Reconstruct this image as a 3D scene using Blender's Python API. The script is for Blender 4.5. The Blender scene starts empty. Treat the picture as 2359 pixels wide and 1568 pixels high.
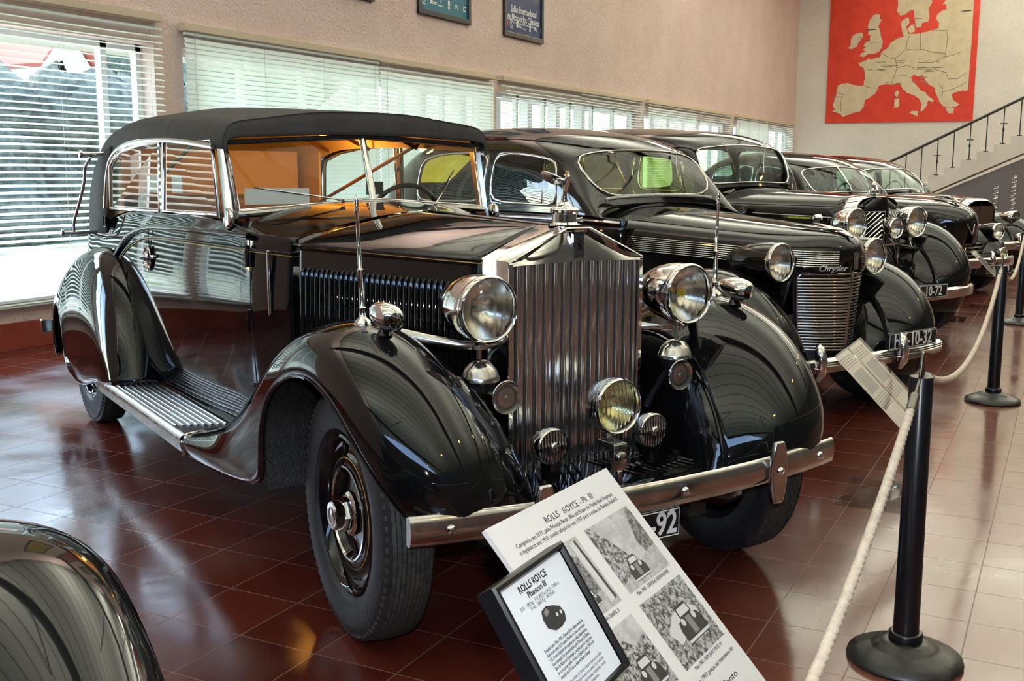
import bpy, bmesh, math, random
import numpy as np
from mathutils import Vector, Matrix
random.seed(7)
SC = bpy.context.scene
COL = SC.collection
PI = math.pi

# ------------------------------------------------------------------ camera
IW, IH, FPX = 2359.0, 1568.0, 2519.7
CAMZ = 1.4923
FW = np.array([0.88072637, 0.447456, -0.15525525])
RT = np.array([0.45332729, -0.89133999, 0.00271728])
UP = np.array([0.13716935, 0.07277462, 0.98787065])
cd = bpy.data.cameras.new('camera'); cam = bpy.data.objects.new('camera', cd); COL.objects.link(cam)
cd.sensor_width = 36.0; cd.lens = FPX / IW * 36.0; cd.clip_start = 0.05; cd.clip_end = 300
m = Matrix(((RT[0], UP[0], -FW[0], 0), (RT[1], UP[1], -FW[1], 0), (RT[2], UP[2], -FW[2], CAMZ), (0, 0, 0, 1)))
cam.matrix_world = m
SC.camera = cam
SC.view_settings.view_transform = 'Standard'; SC.view_settings.look = 'None'
SC.view_settings.gamma = 1.0; SC.view_settings.use_curve_mapping = False
SC.view_settings.exposure = 0.0

# ------------------------------------------------------------------ world, sun, flash
w = bpy.data.worlds.new('sky'); SC.world = w; w.use_nodes = True
nt = w.node_tree; nt.nodes.clear()
sky = nt.nodes.new('ShaderNodeTexSky'); sky.sky_type = 'NISHITA'; sky.sun_disc = False
sky.sun_elevation = math.radians(48); sky.sun_rotation = math.radians(20)
bg = nt.nodes.new('ShaderNodeBackground'); bg.inputs[1].default_value = 2.6
out = nt.nodes.new('ShaderNodeOutputWorld')
nt.links.new(sky.outputs[0], bg.inputs[0]); nt.links.new(bg.outputs[0], out.inputs[0])

def light(name, kind, loc, power, col=(1, 1, 1), rot=None, target=None, **kw):
    d = bpy.data.lights.new(name, kind); d.energy = power; d.color = col
    for k, v in kw.items(): setattr(d, k, v)
    o = bpy.data.objects.new(name, d); COL.objects.link(o); o.location = loc
    if target is not None:
        o.rotation_euler = (Vector(target) - Vector(loc)).to_track_quat('-Z', 'Y').to_euler()
    if rot is not None: o.rotation_euler = rot
    return o
light('sunlight', 'SUN', (5, 20, 20), 8.0, (1.0, .93, .82), target=(4.0, 9.0, 0.0), angle=0.01)
light('camera_flash', 'AREA', (0.02, -0.03, CAMZ + .16), 45, (.93, .96, 1.0), target=(3.4, 1.5, .85), shape='DISK', size=.07)
# added fill uplights above the tie beams, bouncing ambient light off the vault
BEAMS = [(-3.5, 5.3), (3.5, 5.3), (10.5, 5.3), (17.5, 5.9), (24.5, 6.6), (31.0, 7.4)]
for cx, cz in BEAMS:
    light('added_fill_light', 'AREA', (cx, 0.0, cz + .05), 1150 if cx < 5 else 1550 if cx < 20 else 3000, (1.0, .955, .90), rot=(PI, 0, 0), shape='RECTANGLE', size=.45, size_y=14.0)

# ------------------------------------------------------------------ materials
def mat(name, col=(.5, .5, .5), rough=.5, metal=0., spec=.5, coat=0., emis=None, estr=0., alpha=1.):
    m = bpy.data.materials.new(name); m.use_nodes = True
    b = m.node_tree.nodes['Principled BSDF']
    b.inputs['Base Color'].default_value = (*col, 1); b.inputs['Roughness'].default_value = rough
    b.inputs['Metallic'].default_value = metal; b.inputs['Specular IOR Level'].default_value = spec
    b.inputs['Coat Weight'].default_value = coat; b.inputs['Coat Roughness'].default_value = .02
    if emis: b.inputs['Emission Color'].default_value = (*emis, 1); b.inputs['Emission Strength'].default_value = estr
    return m
def N(m, t, **kw):
    n = m.node_tree.nodes.new(t)
    for k, v in kw.items(): setattr(n, k, v)
    return n
def L(m, a, b): m.node_tree.links.new(a, b)
def BS(m): return m.node_tree.nodes['Principled BSDF']
def add_noise(m, scale, c1, c2, detail=4, bump=0., bscale=None, lo=.35, hi=.65, rvar=None):
    tc = N(m, 'ShaderNodeTexCoord'); nz = N(m, 'ShaderNodeTexNoise'); nz.inputs['Scale'].default_value = scale; nz.inputs['Detail'].default_value = detail
    L(m, tc.outputs['Object'], nz.inputs['Vector'])
    if c1 is not None:
        r = N(m, 'ShaderNodeValToRGB'); r.color_ramp.elements[0].position = lo; r.color_ramp.elements[1].position = hi
        r.color_ramp.elements[0].color = (*c1, 1); r.color_ramp.elements[1].color = (*c2, 1)
        L(m, nz.outputs['Fac'], r.inputs[0]); L(m, r.outputs[0], BS(m).inputs['Base Color'])
    if rvar:
        mr = N(m, 'ShaderNodeMapRange'); mr.inputs['To Min'].default_value = rvar[0]; mr.inputs['To Max'].default_value = rvar[1]
        mr.inputs['From Min'].default_value = .3; mr.inputs['From Max'].default_value = .7
        L(m, nz.outputs['Fac'], mr.inputs['Value']); L(m, mr.outputs[0], BS(m).inputs['Roughness'])
    if bump:
        n2 = N(m, 'ShaderNodeTexNoise'); n2.inputs['Scale'].default_value = bscale or scale * 4; n2.inputs['Detail'].default_value = 5
        L(m, tc.outputs['Object'], n2.inputs['Vector'])
        bp = N(m, 'ShaderNodeBump'); bp.inputs['Strength'].default_value = bump; bp.inputs['Distance'].default_value = .02
        L(m, n2.outputs['Fac'], bp.inputs['Height']); L(m, bp.outputs[0], BS(m).inputs['Normal'])
    return m
def iorfix(m, f, ior):      # thin panes are single surfaces: same reflectance from either side
    ge = N(m, 'ShaderNodeNewGeometry'); mr = N(m, 'ShaderNodeMapRange'); mr.inputs['To Min'].default_value = ior; mr.inputs['To Max'].default_value = 1 / ior
    L(m, ge.outputs['Backfacing'], mr.inputs['Value']); L(m, mr.outputs[0], f.inputs['IOR'])
def glass(name, tint=(1, 1, 1), refl=1.0, rough=0.0, ior=1.5, mix=None):
    m = bpy.data.materials.new(name); m.use_nodes = True; t = m.node_tree; t.nodes.clear()
    o = N(m, 'ShaderNodeOutputMaterial'); mx = N(m, 'ShaderNodeMixShader'); f = N(m, 'ShaderNodeFresnel'); f.inputs[0].default_value = ior
    tr = N(m, 'ShaderNodeBsdfTransparent'); tr.inputs[0].default_value = (*tint, 1)
    g = N(m, 'ShaderNodeBsdfGlossy'); g.inputs['Roughness'].default_value = rough; g.inputs['Color'].default_value = (refl, refl, refl, 1)
    iorfix(m, f, ior)
    L(m, f.outputs[0], mx.inputs[0]); L(m, tr.outputs[0], mx.inputs[1]); L(m, g.outputs[0], mx.inputs[2]); L(m, mx.outputs[0], o.inputs[0])
    return m

M = {}
M['paint'] = mat('black_paint', (.004, .004, .0045), .035, spec=.55, coat=.0)
M['paint2'] = mat('black_paint_aged', (.006, .006, .006), .05, spec=.55)
M['satin'] = add_noise(mat('satin_black', (.01, .01, .01), .35), 60, (.008, .008, .008), (.02, .019, .018), bump=.3, bscale=200)
M['chrome'] = add_noise(mat('chrome', (.78, .77, .75), .06, 1.0), 25, (.82, .81, .79), (.70, .68, .66), rvar=(.03, .10))
M['nickel'] = add_noise(mat('worn_nickel', (.62, .60, .57), .16, 1.0), 40, (.66, .64, .61), (.5, .48, .45), rvar=(.1, .24))
M['bump_chrome'] = add_noise(mat('worn_chrome', (.62, .60, .58), .1, 1.0), 14, (.72, .70, .68), (.36, .33, .31), rvar=(.06, .26), lo=.3, hi=.75)
M['alu'] = add_noise(mat('ribbed_aluminium', (.7, .7, .68), .2, 1.0), 30, (.75, .75, .73), (.5, .5, .48), rvar=(.15, .3))
M['pend'] = mat('lamp_glow', (1, .6, .2), .5, emis=(1.0, .50, .14), estr=60)
M['rubber'] = add_noise(mat('tyre_rubber', (.014, .015, .017), .5), 30, (.011, .012, .014), (.022, .022, .024), bump=.15, bscale=90)
M['tread'] = add_noise(mat('dusty_tread', (.03, .03, .026), .7), 50, (.016, .016, .016), (.045, .043, .036), bump=.2, bscale=160)
M['glass'] = glass('car_glass', (.86, .9, .86), .9)
M['wglass'] = glass('window_glass', (.93, .96, .95), .7)
M['acrylic'] = glass('clear_acrylic', (.95, .96, .96), .9)
M['cloth'] = add_noise(mat('hood_cloth', (.045, .042, .04), .85), 9, (.040, .037, .034), (.056, .051, .047), bump=.25, bscale=350)
M['leather'] = add_noise(mat('seat_leather', (.12, .08, .05), .5), 8, (.10, .065, .04), (.16, .11, .07), bump=.1)
M['gold'] = mat('gold_line', (.55, .38, .10), .4, 0.6)
M['white'] = mat('white_paint', (.8, .8, .78), .5)
M['card'] = mat('white_card', (.85, .85, .83), .6)
M['black'] = mat('black_plastic', (.008, .008, .01), .25)
M['platebk'] = mat('plate_black', (.008, .008, .009), .3)
M['reflector'] = mat('silvered_reflector', (.97, .93, .84), .22, 1.0)
M['rope'] = add_noise(mat('cotton_rope', (.62, .52, .42), .9), 40, (.60, .50, .40), (.74, .64, .53), bump=.3, bscale=300)
M['wood'] = add_noise(mat('dark_wood', (.10, .04, .015), .3), 6, (.08, .03, .012), (.16, .07, .03))

# ------------------------------------------------------------------ mesh helpers
def empty(name, loc=(0, 0, 0), rz=0., parent=None):
    o = bpy.data.objects.new(name, None); COL.objects.link(o); o.location = loc; o.rotation_euler = (0, 0, rz)
    o.empty_display_size = .2
    if parent: o.parent = parent
    return o
def tag(o, label=None, cat=None, group=None, kind=None):
    if label: o['label'] = label
    if cat: o['category'] = cat
    if group: o['group'] = group
    if kind: o['kind'] = kind
    return o
class MB:
    def __init__(s): s.v = []; s.f = []; s.mi = []
    def add(s, v, f, mi=0):
        n = len(s.v); s.v += [tuple(map(float, p)) for p in v]; s.f += [tuple(n + i for i in q) for q in f]; s.mi += [mi] * len(f); return s
    def grid(s, P, cu=False, cv=False, mi=0):
        P = np.asarray(P, float); a, b = P.shape[:2]; f = []
        for i in range(a if cu else a - 1):
            for j in range(b if cv else b - 1):
                f.append((i * b + j, ((i + 1) % a) * b + j, ((i + 1) % a) * b + (j + 1) % b, i * b + (j + 1) % b))
        return s.add(P.reshape(-1, 3), f, mi)
    def box(s, c, d, R=None, mi=0):
        c = np.array(c, float); h = np.array(d, float) / 2
        v = [np.array((x, y, z)) * h for x in (-1, 1) for y in (-1, 1) for z in (-1, 1)]
        if R is not None: v = [R @ p for p in v]
        return s.add([p + c for p in v], [(0, 1, 3, 2), (4, 6, 7, 5), (0, 4, 5, 1), (2, 3, 7, 6), (0, 2, 6, 4), (1, 5, 7, 3)], mi)
    def tube(s, path, r, n=8, closed=False, caps=True, mi=0, flat=None):
        P = np.array(path, float); k = len(P); rr = np.ones(k) * r if np.isscalar(r) else np.array(r, float)
        T = np.zeros_like(P)
        for i in range(k):
            a = P[(i - 1) % k] if (closed or i > 0) else P[i]; b = P[(i + 1) % k] if (closed or i < k - 1) else P[i]
            t = b - a; T[i] = t / (np.linalg.norm(t) + 1e-12)
        u = np.cross(T[0], (0, 0, 1.)); 
        if np.linalg.norm(u) < .2: u = np.cross(T[0], (1., 0, 0))
        u /= np.linalg.norm(u); G = []
        for i in range(k):
            u = u - T[i] * (u @ T[i]); u /= np.linalg.norm(u) + 1e-12; v = np.cross(T[i], u)
            sx, sy = (1, 1) if flat is None else flat
            G.append([P[i] + rr[i] * (sx * u * math.cos(2 * PI * q / n) + sy * v * math.sin(2 * PI * q / n)) for q in range(n)])
        base = len(s.v); s.grid(G, cu=closed, cv=True, mi=mi)
        if caps and not closed:
            s.f.append(tuple(base + q for q in range(n))[::-1]); s.f.append(tuple(base + (k - 1) * n + q for q in range(n))); s.mi += [mi, mi]
        return s
    def lathe(s, prof, org=(0, 0, 0), ax=(1, 0, 0), n=32, mi=0, a0=0, a1=2 * PI):
        ax = np.array(ax, float); ax /= np.linalg.norm(ax); u = np.cross(ax, (0, 0, 1.))
        if np.linalg.norm(u) < .2: u = np.cross(ax, (0, 1., 0))
        u /= np.linalg.norm(u); v = np.cross(ax, u); org = np.array(org, float)
        full = abs(a1 - a0 - 2 * PI) < 1e-6; m_ = n if full else n + 1
        G = [[org + ax * t + r * (u * math.cos(a0 + (a1 - a0) * q / n) + v * math.sin(a0 + (a1 - a0) * q / n)) for q in range(m_)] for t, r in prof]
        return s.grid(G, cv=full, mi=mi)
    def prism(s, poly, org, U, Vv, d, mi=0):
        org, U, Vv, d = (np.array(q, float) for q in (org, U, Vv, d)); n = len(poly)
        a = [org + U * p[0] + Vv * p[1] for p in poly]; b = [p + d for p in a]
        return s.add(a + b, [tuple(range(n))[::-1], tuple(range(n, 2 * n))] + [(i, (i + 1) % n, n + (i + 1) % n, n + i) for i in range(n)], mi)
    def build(s, name, material, parent=None, smooth=40, mods=(), merge=False, label=None):
        me = bpy.data.meshes.new(name); me.from_pydata(s.v, [], s.f)
        for mm in (material if isinstance(material, (list, tuple)) else [material]): me.materials.append(mm)
        for p, i in zip(me.polygons, s.mi): p.material_index = i
        bm = bmesh.new(); bm.from_mesh(me)
        if merge: bmesh.ops.remove_doubles(bm, verts=bm.verts, dist=merge if merge is not True else 1e-4)
        bmesh.ops.recalc_face_normals(bm, faces=bm.faces); bm.to_mesh(me); bm.free()
        if smooth: me.shade_smooth(); me.set_sharp_from_angle(angle=math.radians(smooth))
        o = bpy.data.objects.new(name, me); COL.objects.link(o)
        if parent: o.parent = parent
        for mt, kw in mods:
            md = o.modifiers.new(mt.lower(), mt)
            for k, v in kw.items(): setattr(md, k, v)
        if label: o['label'] = label
        return o
def crv(P, t):
    P = np.asarray(P, float); n = len(P); i = min(max(int(math.floor(t)), 0), n - 2); f = t - i
    a = P[i - 1] if i > 0 else 2 * P[0] - P[1]; b, c = P[i], P[i + 1]; d = P[i + 2] if i + 2 < n else 2 * P[-1] - P[-2]
    return .5 * ((2 * b) + (c - a) * f + (2 * a - 5 * b + 4 * c - d) * f * f + (3 * b - a - 3 * c + d) * f ** 3)
def curve(P, n): return [crv(P, t) for t in np.linspace(0, len(P) - 1, n)]
def surff(ctrl):
    C = np.asarray(ctrl, float)
    def S(u, v): return crv(np.array([crv(C[i], v) for i in range(max(0, int(u) - 1), min(len(C), int(u) + 3))]), u - max(0, int(u) - 1))
    return S
def relax(P, n=10):
    P = np.array(P, float)
    for _ in range(n):
        Q = P.copy(); Q[1:-1, 1:-1] = .5 * P[1:-1, 1:-1] + .125 * (P[:-2, 1:-1] + P[2:, 1:-1] + P[1:-1, :-2] + P[1:-1, 2:])
        Q[1:-1, 0] = .5 * P[1:-1, 0] + .25 * (P[:-2, 0] + P[2:, 0]); Q[1:-1, -1] = .5 * P[1:-1, -1] + .25 * (P[:-2, -1] + P[2:, -1]); P = Q
    return P
def surfgrid(ctrl, nu, nv):
    C = np.asarray(ctrl, float); A = np.array([curve(row, (C.shape[1] - 1) * nv + 1) for row in C])
    return np.array([curve(A[:, j], (C.shape[0] - 1) * nu + 1) for j in range(A.shape[1])]).transpose(1, 0, 2)
def mirror(P):
    P = np.array(P, float).copy(); P[..., 1] *= -1; return P
def BEV(w=.004, s=2): return ('BEVEL', dict(width=w, segments=s, limit_method='ANGLE', angle_limit=math.radians(35)))
def SOL(t, off=-1): return ('SOLIDIFY', dict(thickness=t, offset=off))
def copy_tree(o, parent=None):
    c = o.copy(); COL.objects.link(c); c.parent = parent
    for ch in list(o.children): copy_tree(ch, c)
    return c
def text(name, s, material, parent, org, U, Vv, size, align='CENTER', extrude=.0008, shear=0, xs=1.0, bold=0):
    c = bpy.data.curves.new(name, 'FONT'); c.body = s; c.size = size; c.align_x = align; c.align_y = 'CENTER'; c.extrude = extrude; c.shear = shear; c.offset = bold; c.resolution_u = 3
    t = bpy.data.objects.new('tmp', c); COL.objects.link(t)
    dg = bpy.context.evaluated_depsgraph_get(); me = bpy.data.meshes.new_from_object(t.evaluated_get(dg)); me.name = name
    bpy.data.objects.remove(t); bpy.data.curves.remove(c)
    U = Vector(U).normalized(); Vv = Vector(Vv); Vv = (Vv - U * Vv.dot(U)).normalized(); Nn = U.cross(Vv)
    mm = Matrix(((U.x * xs, Vv.x, Nn.x, org[0]), (U.y * xs, Vv.y, Nn.y, org[1]), (U.z * xs, Vv.z, Nn.z, org[2]), (0, 0, 0, 1)))
    me.transform(mm); me.materials.clear(); me.materials.append(material)
    o = bpy.data.objects.new(name, me); COL.objects.link(o)
    if parent: o.parent = parent
    return o
def rray(px, py): return FW * FPX + RT * (px - IW / 2) - UP * (py - IH / 2)
def onX(px, py, X): r = rray(px, py); return np.array([0, 0, CAMZ]) + r * (X / r[0])
def onY(px, py, Y): r = rray(px, py); return np.array([0, 0, CAMZ]) + r * (Y / r[1])
# ------------------------------------------------------------------ the room
YW, XE, XB, YB, HW = 7.70, 34.2, -9.0, -11.0, 6.6
# floor of square red clay tiles, 0.2987 m, laid on the axes of the room
fm = mat('floor_tiles', (.2, .03, .02), .18, spec=.6, coat=.2)
BS(fm).inputs['Coat Roughness'].default_value = .12
tc = N(fm, 'ShaderNodeTexCoord'); mp = N(fm, 'ShaderNodeMapping')
mp.inputs['Location'].default_value = (-.1953 / .2987, -.2058 / .2987, 0); mp.inputs['Scale'].default_value = (1 / .2987,) * 3
L(fm, tc.outputs['Object'], mp.inputs['Vector'])
sx = N(fm, 'ShaderNodeSeparateXYZ'); L(fm, mp.outputs[0], sx.inputs[0])
def edge(ch):
    fr = N(fm, 'ShaderNodeMath', operation='FRACT'); L(fm, sx.outputs[ch], fr.inputs[0])
    a = N(fm, 'ShaderNodeMath', operation='SUBTRACT'); a.inputs[1].default_value = .5; L(fm, fr.outputs[0], a.inputs[0])
    b = N(fm, 'ShaderNodeMath', operation='ABSOLUTE'); L(fm, a.outputs[0], b.inputs[0])
    c = N(fm, 'ShaderNodeMath', operation='GREATER_THAN'); c.inputs[1].default_value = .4935; L(fm, b.outputs[0], c.inputs[0]); return c
e1, e2 = edge(0), edge(1)
gm = N(fm, 'ShaderNodeMath', operation='MAXIMUM'); L(fm, e1.outputs[0], gm.inputs[0]); L(fm, e2.outputs[0], gm.inputs[1])
fl = N(fm, 'ShaderNodeVectorMath', operation='FLOOR'); L(fm, mp.outputs[0], fl.inputs[0])
wn = N(fm, 'ShaderNodeTexWhiteNoise'); wn.noise_dimensions = '3D'; L(fm, fl.outputs[0], wn.inputs['Vector'])
r1 = N(fm, 'ShaderNodeValToRGB'); r1.color_ramp.elements[0].color = (.062, .0105, .007, 1); r1.color_ramp.elements[1].color = (.105, .019, .012, 1)
L(fm, wn.outputs['Value'], r1.inputs[0])
nz = N(fm, 'ShaderNodeTexNoise'); nz.inputs['Scale'].default_value = 2.3; nz.inputs['Detail'].default_value = 6; L(fm, tc.outputs['Object'], nz.inputs['Vector'])
# the aisle in front of the ropes is paler than the tiles under the cars
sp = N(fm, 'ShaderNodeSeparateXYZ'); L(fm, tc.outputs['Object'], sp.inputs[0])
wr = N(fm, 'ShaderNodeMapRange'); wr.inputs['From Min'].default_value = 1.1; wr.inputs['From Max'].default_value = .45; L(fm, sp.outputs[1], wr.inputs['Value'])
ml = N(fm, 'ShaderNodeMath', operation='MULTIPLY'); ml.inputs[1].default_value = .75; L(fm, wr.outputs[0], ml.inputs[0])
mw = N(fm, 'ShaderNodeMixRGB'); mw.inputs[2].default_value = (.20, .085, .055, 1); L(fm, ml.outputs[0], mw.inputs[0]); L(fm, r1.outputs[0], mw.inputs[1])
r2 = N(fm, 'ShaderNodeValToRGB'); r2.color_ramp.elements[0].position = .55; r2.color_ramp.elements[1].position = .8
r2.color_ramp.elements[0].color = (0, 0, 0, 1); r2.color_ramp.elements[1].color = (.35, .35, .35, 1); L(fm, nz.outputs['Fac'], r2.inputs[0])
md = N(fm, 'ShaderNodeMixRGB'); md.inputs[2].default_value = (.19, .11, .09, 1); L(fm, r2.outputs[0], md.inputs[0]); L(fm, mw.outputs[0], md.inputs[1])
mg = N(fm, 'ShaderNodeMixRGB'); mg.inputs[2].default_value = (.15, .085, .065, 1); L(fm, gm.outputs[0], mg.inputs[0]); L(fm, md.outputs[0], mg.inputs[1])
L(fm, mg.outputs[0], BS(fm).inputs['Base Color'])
rr = N(fm, 'ShaderNodeMapRange'); rr.inputs['From Min'].default_value = .3; rr.inputs['From Max'].default_value = .75; rr.inputs['To Min'].default_value = .10; rr.inputs['To Max'].default_value = .26
L(fm, nz.outputs['Fac'], rr.inputs['Value']); rm = N(fm, 'ShaderNodeMath', operation='MAXIMUM'); gr = N(fm, 'ShaderNodeMath', operation='MULTIPLY'); gr.inputs[1].default_value = .7
L(fm, gm.outputs[0], gr.inputs[0]); L(fm, gr.outputs[0], rm.inputs[0]); L(fm, rr.outputs[0], rm.inputs[1]); L(fm, rm.outputs[0], BS(fm).inputs['Roughness'])
n3 = N(fm, 'ShaderNodeTexNoise'); n3.inputs['Scale'].default_value = 9; L(fm, tc.outputs['Object'], n3.inputs['Vector'])
# each tile is very slightly tilted against its neighbours
sb = N(fm, 'ShaderNodeMath', operation='SUBTRACT'); L(fm, n3.outputs['Fac'], sb.inputs[0]); L(fm, gm.outputs[0], sb.inputs[1])
bp = N(fm, 'ShaderNodeBump'); bp.inputs['Strength'].default_value = .07; bp.inputs['Distance'].default_value = .01; L(fm, sb.outputs[0], bp.inputs['Height']); L(fm, bp.outputs[0], BS(fm).inputs['Normal'])
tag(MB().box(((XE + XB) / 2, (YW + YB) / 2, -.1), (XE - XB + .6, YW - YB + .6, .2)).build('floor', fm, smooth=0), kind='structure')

M['plaster'] = add_noise(mat('pink_plaster', (.68, .51, .45), .9), 1.2, (.66, .49, .43), (.71, .54, .48), bump=.9, bscale=38)
M['plaster_end'] = add_noise(mat('cream_plaster', (.80, .73, .66), .9), 1.0, (.77, .70, .63), (.83, .76, .69), bump=.8, bscale=30)
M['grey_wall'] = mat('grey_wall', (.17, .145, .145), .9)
M['ceil'] = mat('ceiling_boards', (.42, .42, .35), .7)
tcc = N(M['ceil'], 'ShaderNodeTexCoord'); sxx = N(M['ceil'], 'ShaderNodeSeparateXYZ'); L(M['ceil'], tcc.outputs['Object'], sxx.inputs[0])
fr = N(M['ceil'], 'ShaderNodeMath', operation='FRACT'); mu = N(M['ceil'], 'ShaderNodeMath', operation='MULTIPLY'); mu.inputs[1].default_value = 1 / .9
L(M['ceil'], sxx.outputs[0], mu.inputs[0]); L(M['ceil'], mu.outputs[0], fr.inputs[0])
lt = N(M['ceil'], 'ShaderNodeMath', operation='LESS_THAN'); lt.inputs[1].default_value = .07; L(M['ceil'], fr.outputs[0], lt.inputs[0])
mc = N(M['ceil'], 'ShaderNodeMixRGB'); mc.inputs[1].default_value = (.41, .43, .36, 1); mc.inputs[2].default_value = (.035, .035, .03, 1)
L(M['ceil'], lt.outputs[0], mc.inputs[0]); L(M['ceil'], mc.outputs[0], BS(M['ceil']).inputs['Base Color'])

# windows of the long wall: (x0, x1, z0, z1)
ZS, ZT = .40, 2.62
bays = [(2.7, 4.35), (4.55, 7.80), (8.17, 14.42), (14.62, 20.72), (20.92, 27.05), (27.35, 33.75)]
wl = MB()
wl.box(((XE + XB) / 2, YW + .15, (HW + ZT) / 2), (XE - XB, .3, HW - ZT))
wl.box(((XE + XB) / 2, YW + .15, ZS / 2), (XE - XB, .3, ZS))
xs = [XB] + [q for b in bays for q in b] + [XE]
for i in range(0, len(xs), 2): wl.box(((xs[i] + xs[i + 1]) / 2, YW + .15, (ZS + ZT) / 2), (xs[i + 1] - xs[i], .3, ZT - ZS))
tag(wl.build('wall_windows', M['plaster'], smooth=0), kind='structure')
tag(MB().box((XE + .15, (YW + YB) / 2, HW / 2 + 1.4), (.3, YW - YB + .6, HW + 2.8)).build('wall_end', M['plaster_end'], smooth=0), kind='structure')
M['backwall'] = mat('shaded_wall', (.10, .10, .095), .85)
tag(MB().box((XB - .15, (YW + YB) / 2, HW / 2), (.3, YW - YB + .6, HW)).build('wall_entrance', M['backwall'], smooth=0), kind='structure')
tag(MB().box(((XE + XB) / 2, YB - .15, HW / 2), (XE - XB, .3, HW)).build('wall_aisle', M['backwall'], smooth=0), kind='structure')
tag(MB().box(((XE + XB) / 2, YW - .012, .115), (XE - XB, .024, .23)).build('baseboard_windows', add_noise(mat('red_skirting', (.2, .035, .02), .3), 5, (.19, .03, .018), (.27, .05, .03)), smooth=0, mods=[BEV(.004)]), kind='structure')
# vaulted ceiling: shallow arch across the hall
arc = []
for k in range(25):
    t = k / 24; y = YW + .3 - t * (YW - YB + .6); arc.append((y, HW + 2.3 * math.sin(PI * t)))
g = [[(x, y, z) for y, z in arc] for x in (XB - .3, XE + .3)]
tag(MB().grid(g).build('ceiling', M['ceil'], smooth=60, mods=[SOL(.1, 1)]), kind='structure')
for i, (cx, cz) in enumerate(BEAMS):
    b = MB(); tag(MB().box((cx, 0.0, cz - .01), (.5, 14.0, .05)).build('trim_%d' % (i + 11), mat('added_fill_tray', (.5, .5, .43), .7), smooth=0), kind='structure')  # unseen tray, added to carry the fill uplights
    b.box((cx, 0.0, cz - .08), (.12, 14.0, .08)).box((cx, (YW + YB) / 2, cz - .1), (.2, YW - YB, .14))
    for s in (-1, 1): b.tube([(cx, s * 5 - 1.5, cz - .05), (cx, s * 2.5 - 1.5, 8.6)], .05, 6)
    tag(b.build('trim_%d' % (i + 1), mat('dark_beam', (.03, .028, .025), .5), smooth=0), kind='structure')
# window frames, sill, glass
M['wframe'] = mat('white_window_frame', (.8, .82, .82), .4)
for i, (a, b) in enumerate(bays):
    f = MB(); n = 3 if b - a > 4 else 2; y = YW + .2
    if i == 1: mull = [a, 5.35, 7.35, b]
    else: mull = list(np.linspace(a, b, n * 2 + 1 if n == 3 else 3))
    for x in mull: f.box((min(max(x, a + .03), b - .03), y, (ZS + ZT) / 2), (.07, .07, ZT - ZS))
    for z in (ZS + .03, ZT - .03): f.box(((a + b) / 2, y, z), (b - a, .07, .06))
    o = f.build('window_%d' % (i + 1), M['wframe'], smooth=0); tag(o, kind='structure')
    p = MB().box(((a + b) / 2, y + .01, (ZS + ZT) / 2), (b - a - .06, .006, ZT - ZS - .06)).build('pane', M['wglass'], o, smooth=0)
    MB().box(((a + b) / 2, YW + .06, ZS + .012), (b - a, .28, .024)).build('window_sill', M['wframe'], o, smooth=0)

# venetian blinds
def slatmat(name, tr, col):
    m = bpy.data.materials.new(name); m.use_nodes = True; t = m.node_tree; t.nodes.clear()
    o = N(m, 'ShaderNodeOutputMaterial'); mx = N(m, 'ShaderNodeMixShader'); mx.inputs[0].default_value = tr
    d = N(m, 'ShaderNodeBsdfDiffuse'); d.inputs[0].default_value = (*col, 1); q = N(m, 'ShaderNodeBsdfTranslucent'); q.inputs[0].default_value = (*col, 1)
    L(m, d.outputs[0], mx.inputs[1]); L(m, q.outputs[0], mx.inputs[2]); L(m, mx.outputs[0], o.inputs[0]); return m
M['slat'] = slatmat('blind_slat', .35, (.84, .90, .85))
M['valance'] = mat('cream_valance', (.60, .47, .33), .5)
M['cord'] = mat('blind_cord', (.5, .47, .4), .8)
def blind(x0, x1, tilt, label, zt=2.86, zb=.36, pitch=.048, gap=0, skew=0.):
    t = empty('venetian_blind', ((x0 + x1) / 2, YW - .07, zb)); tag(t, label, 'window blind', 'venetian blinds along the window wall')
    w_ = x1 - x0; s = MB(); n = int((zt - .14 - gap - zb) / pitch)
    for k in range(n):
        z = k * pitch + .03; a = math.radians(tilt + random.uniform(-1.5, 1.5)); P = []
        for q in range(4):
            u = (q / 3 - .5) * .054; h = .004 * (1 - (2 * q / 3 - 1) ** 2)
            P.append((math.cos(a) * u - math.sin(a) * h, math.sin(a) * u + math.cos(a) * h))
        nx = 7; sg = [[(-w_ / 2 + w_ * e / (nx - 1), p[0], z + p[1] - .006 * math.sin(PI * (e % 3) / 3) + skew * (e / (nx - 1) - .5)) for p in P] for e in range(nx)]
        s.grid(sg)
    s.box((0, 0, n * pitch + .04), (w_, .03, .02)).box((0, 0, .005), (w_, .03, .014))
    s.build('slats', M['slat'], t, smooth=60)
    MB().box((0, .02, zt - zb - .045), (w_ + .02, .10, .075)).build('valance', M['valance'], t, smooth=0, mods=[BEV(.004)])
    c = MB(); k = max(3, int(w_ / .75))
    for i in range(k):
        x = -w_ / 2 + .12 + (w_ - .24) * i / (k - 1)
        for dy in (-.027, .027): c.tube([(x, dy, 0), (x, dy, zt - zb - .1)], .0016, 4, caps=False)
    c.tube([(-w_ / 2 + .08, -.05, .9), (-w_ / 2 + .08, -.05, zt - zb - .1)], .003, 4)
    c.build('cords', M['cord'], t)
    return t
blind(2.66, 4.40, 20, 'narrow open venetian blind nearest the camera, out of frame but mirrored in the black doors')
blind(4.50, 7.83, 20, 'wide venetian blind with open slats at the left edge, behind the first car tail', zt=2.90, pitch=.056)
blind(8.13, 11.42, 60, 'closed cream-topped venetian blind right of the left pillar, over the convertible hood')
blind(11.45, 14.40, 58, 'venetian blind hanging between two blinds just right of the poster-side pillar', zt=2.85)
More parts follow.
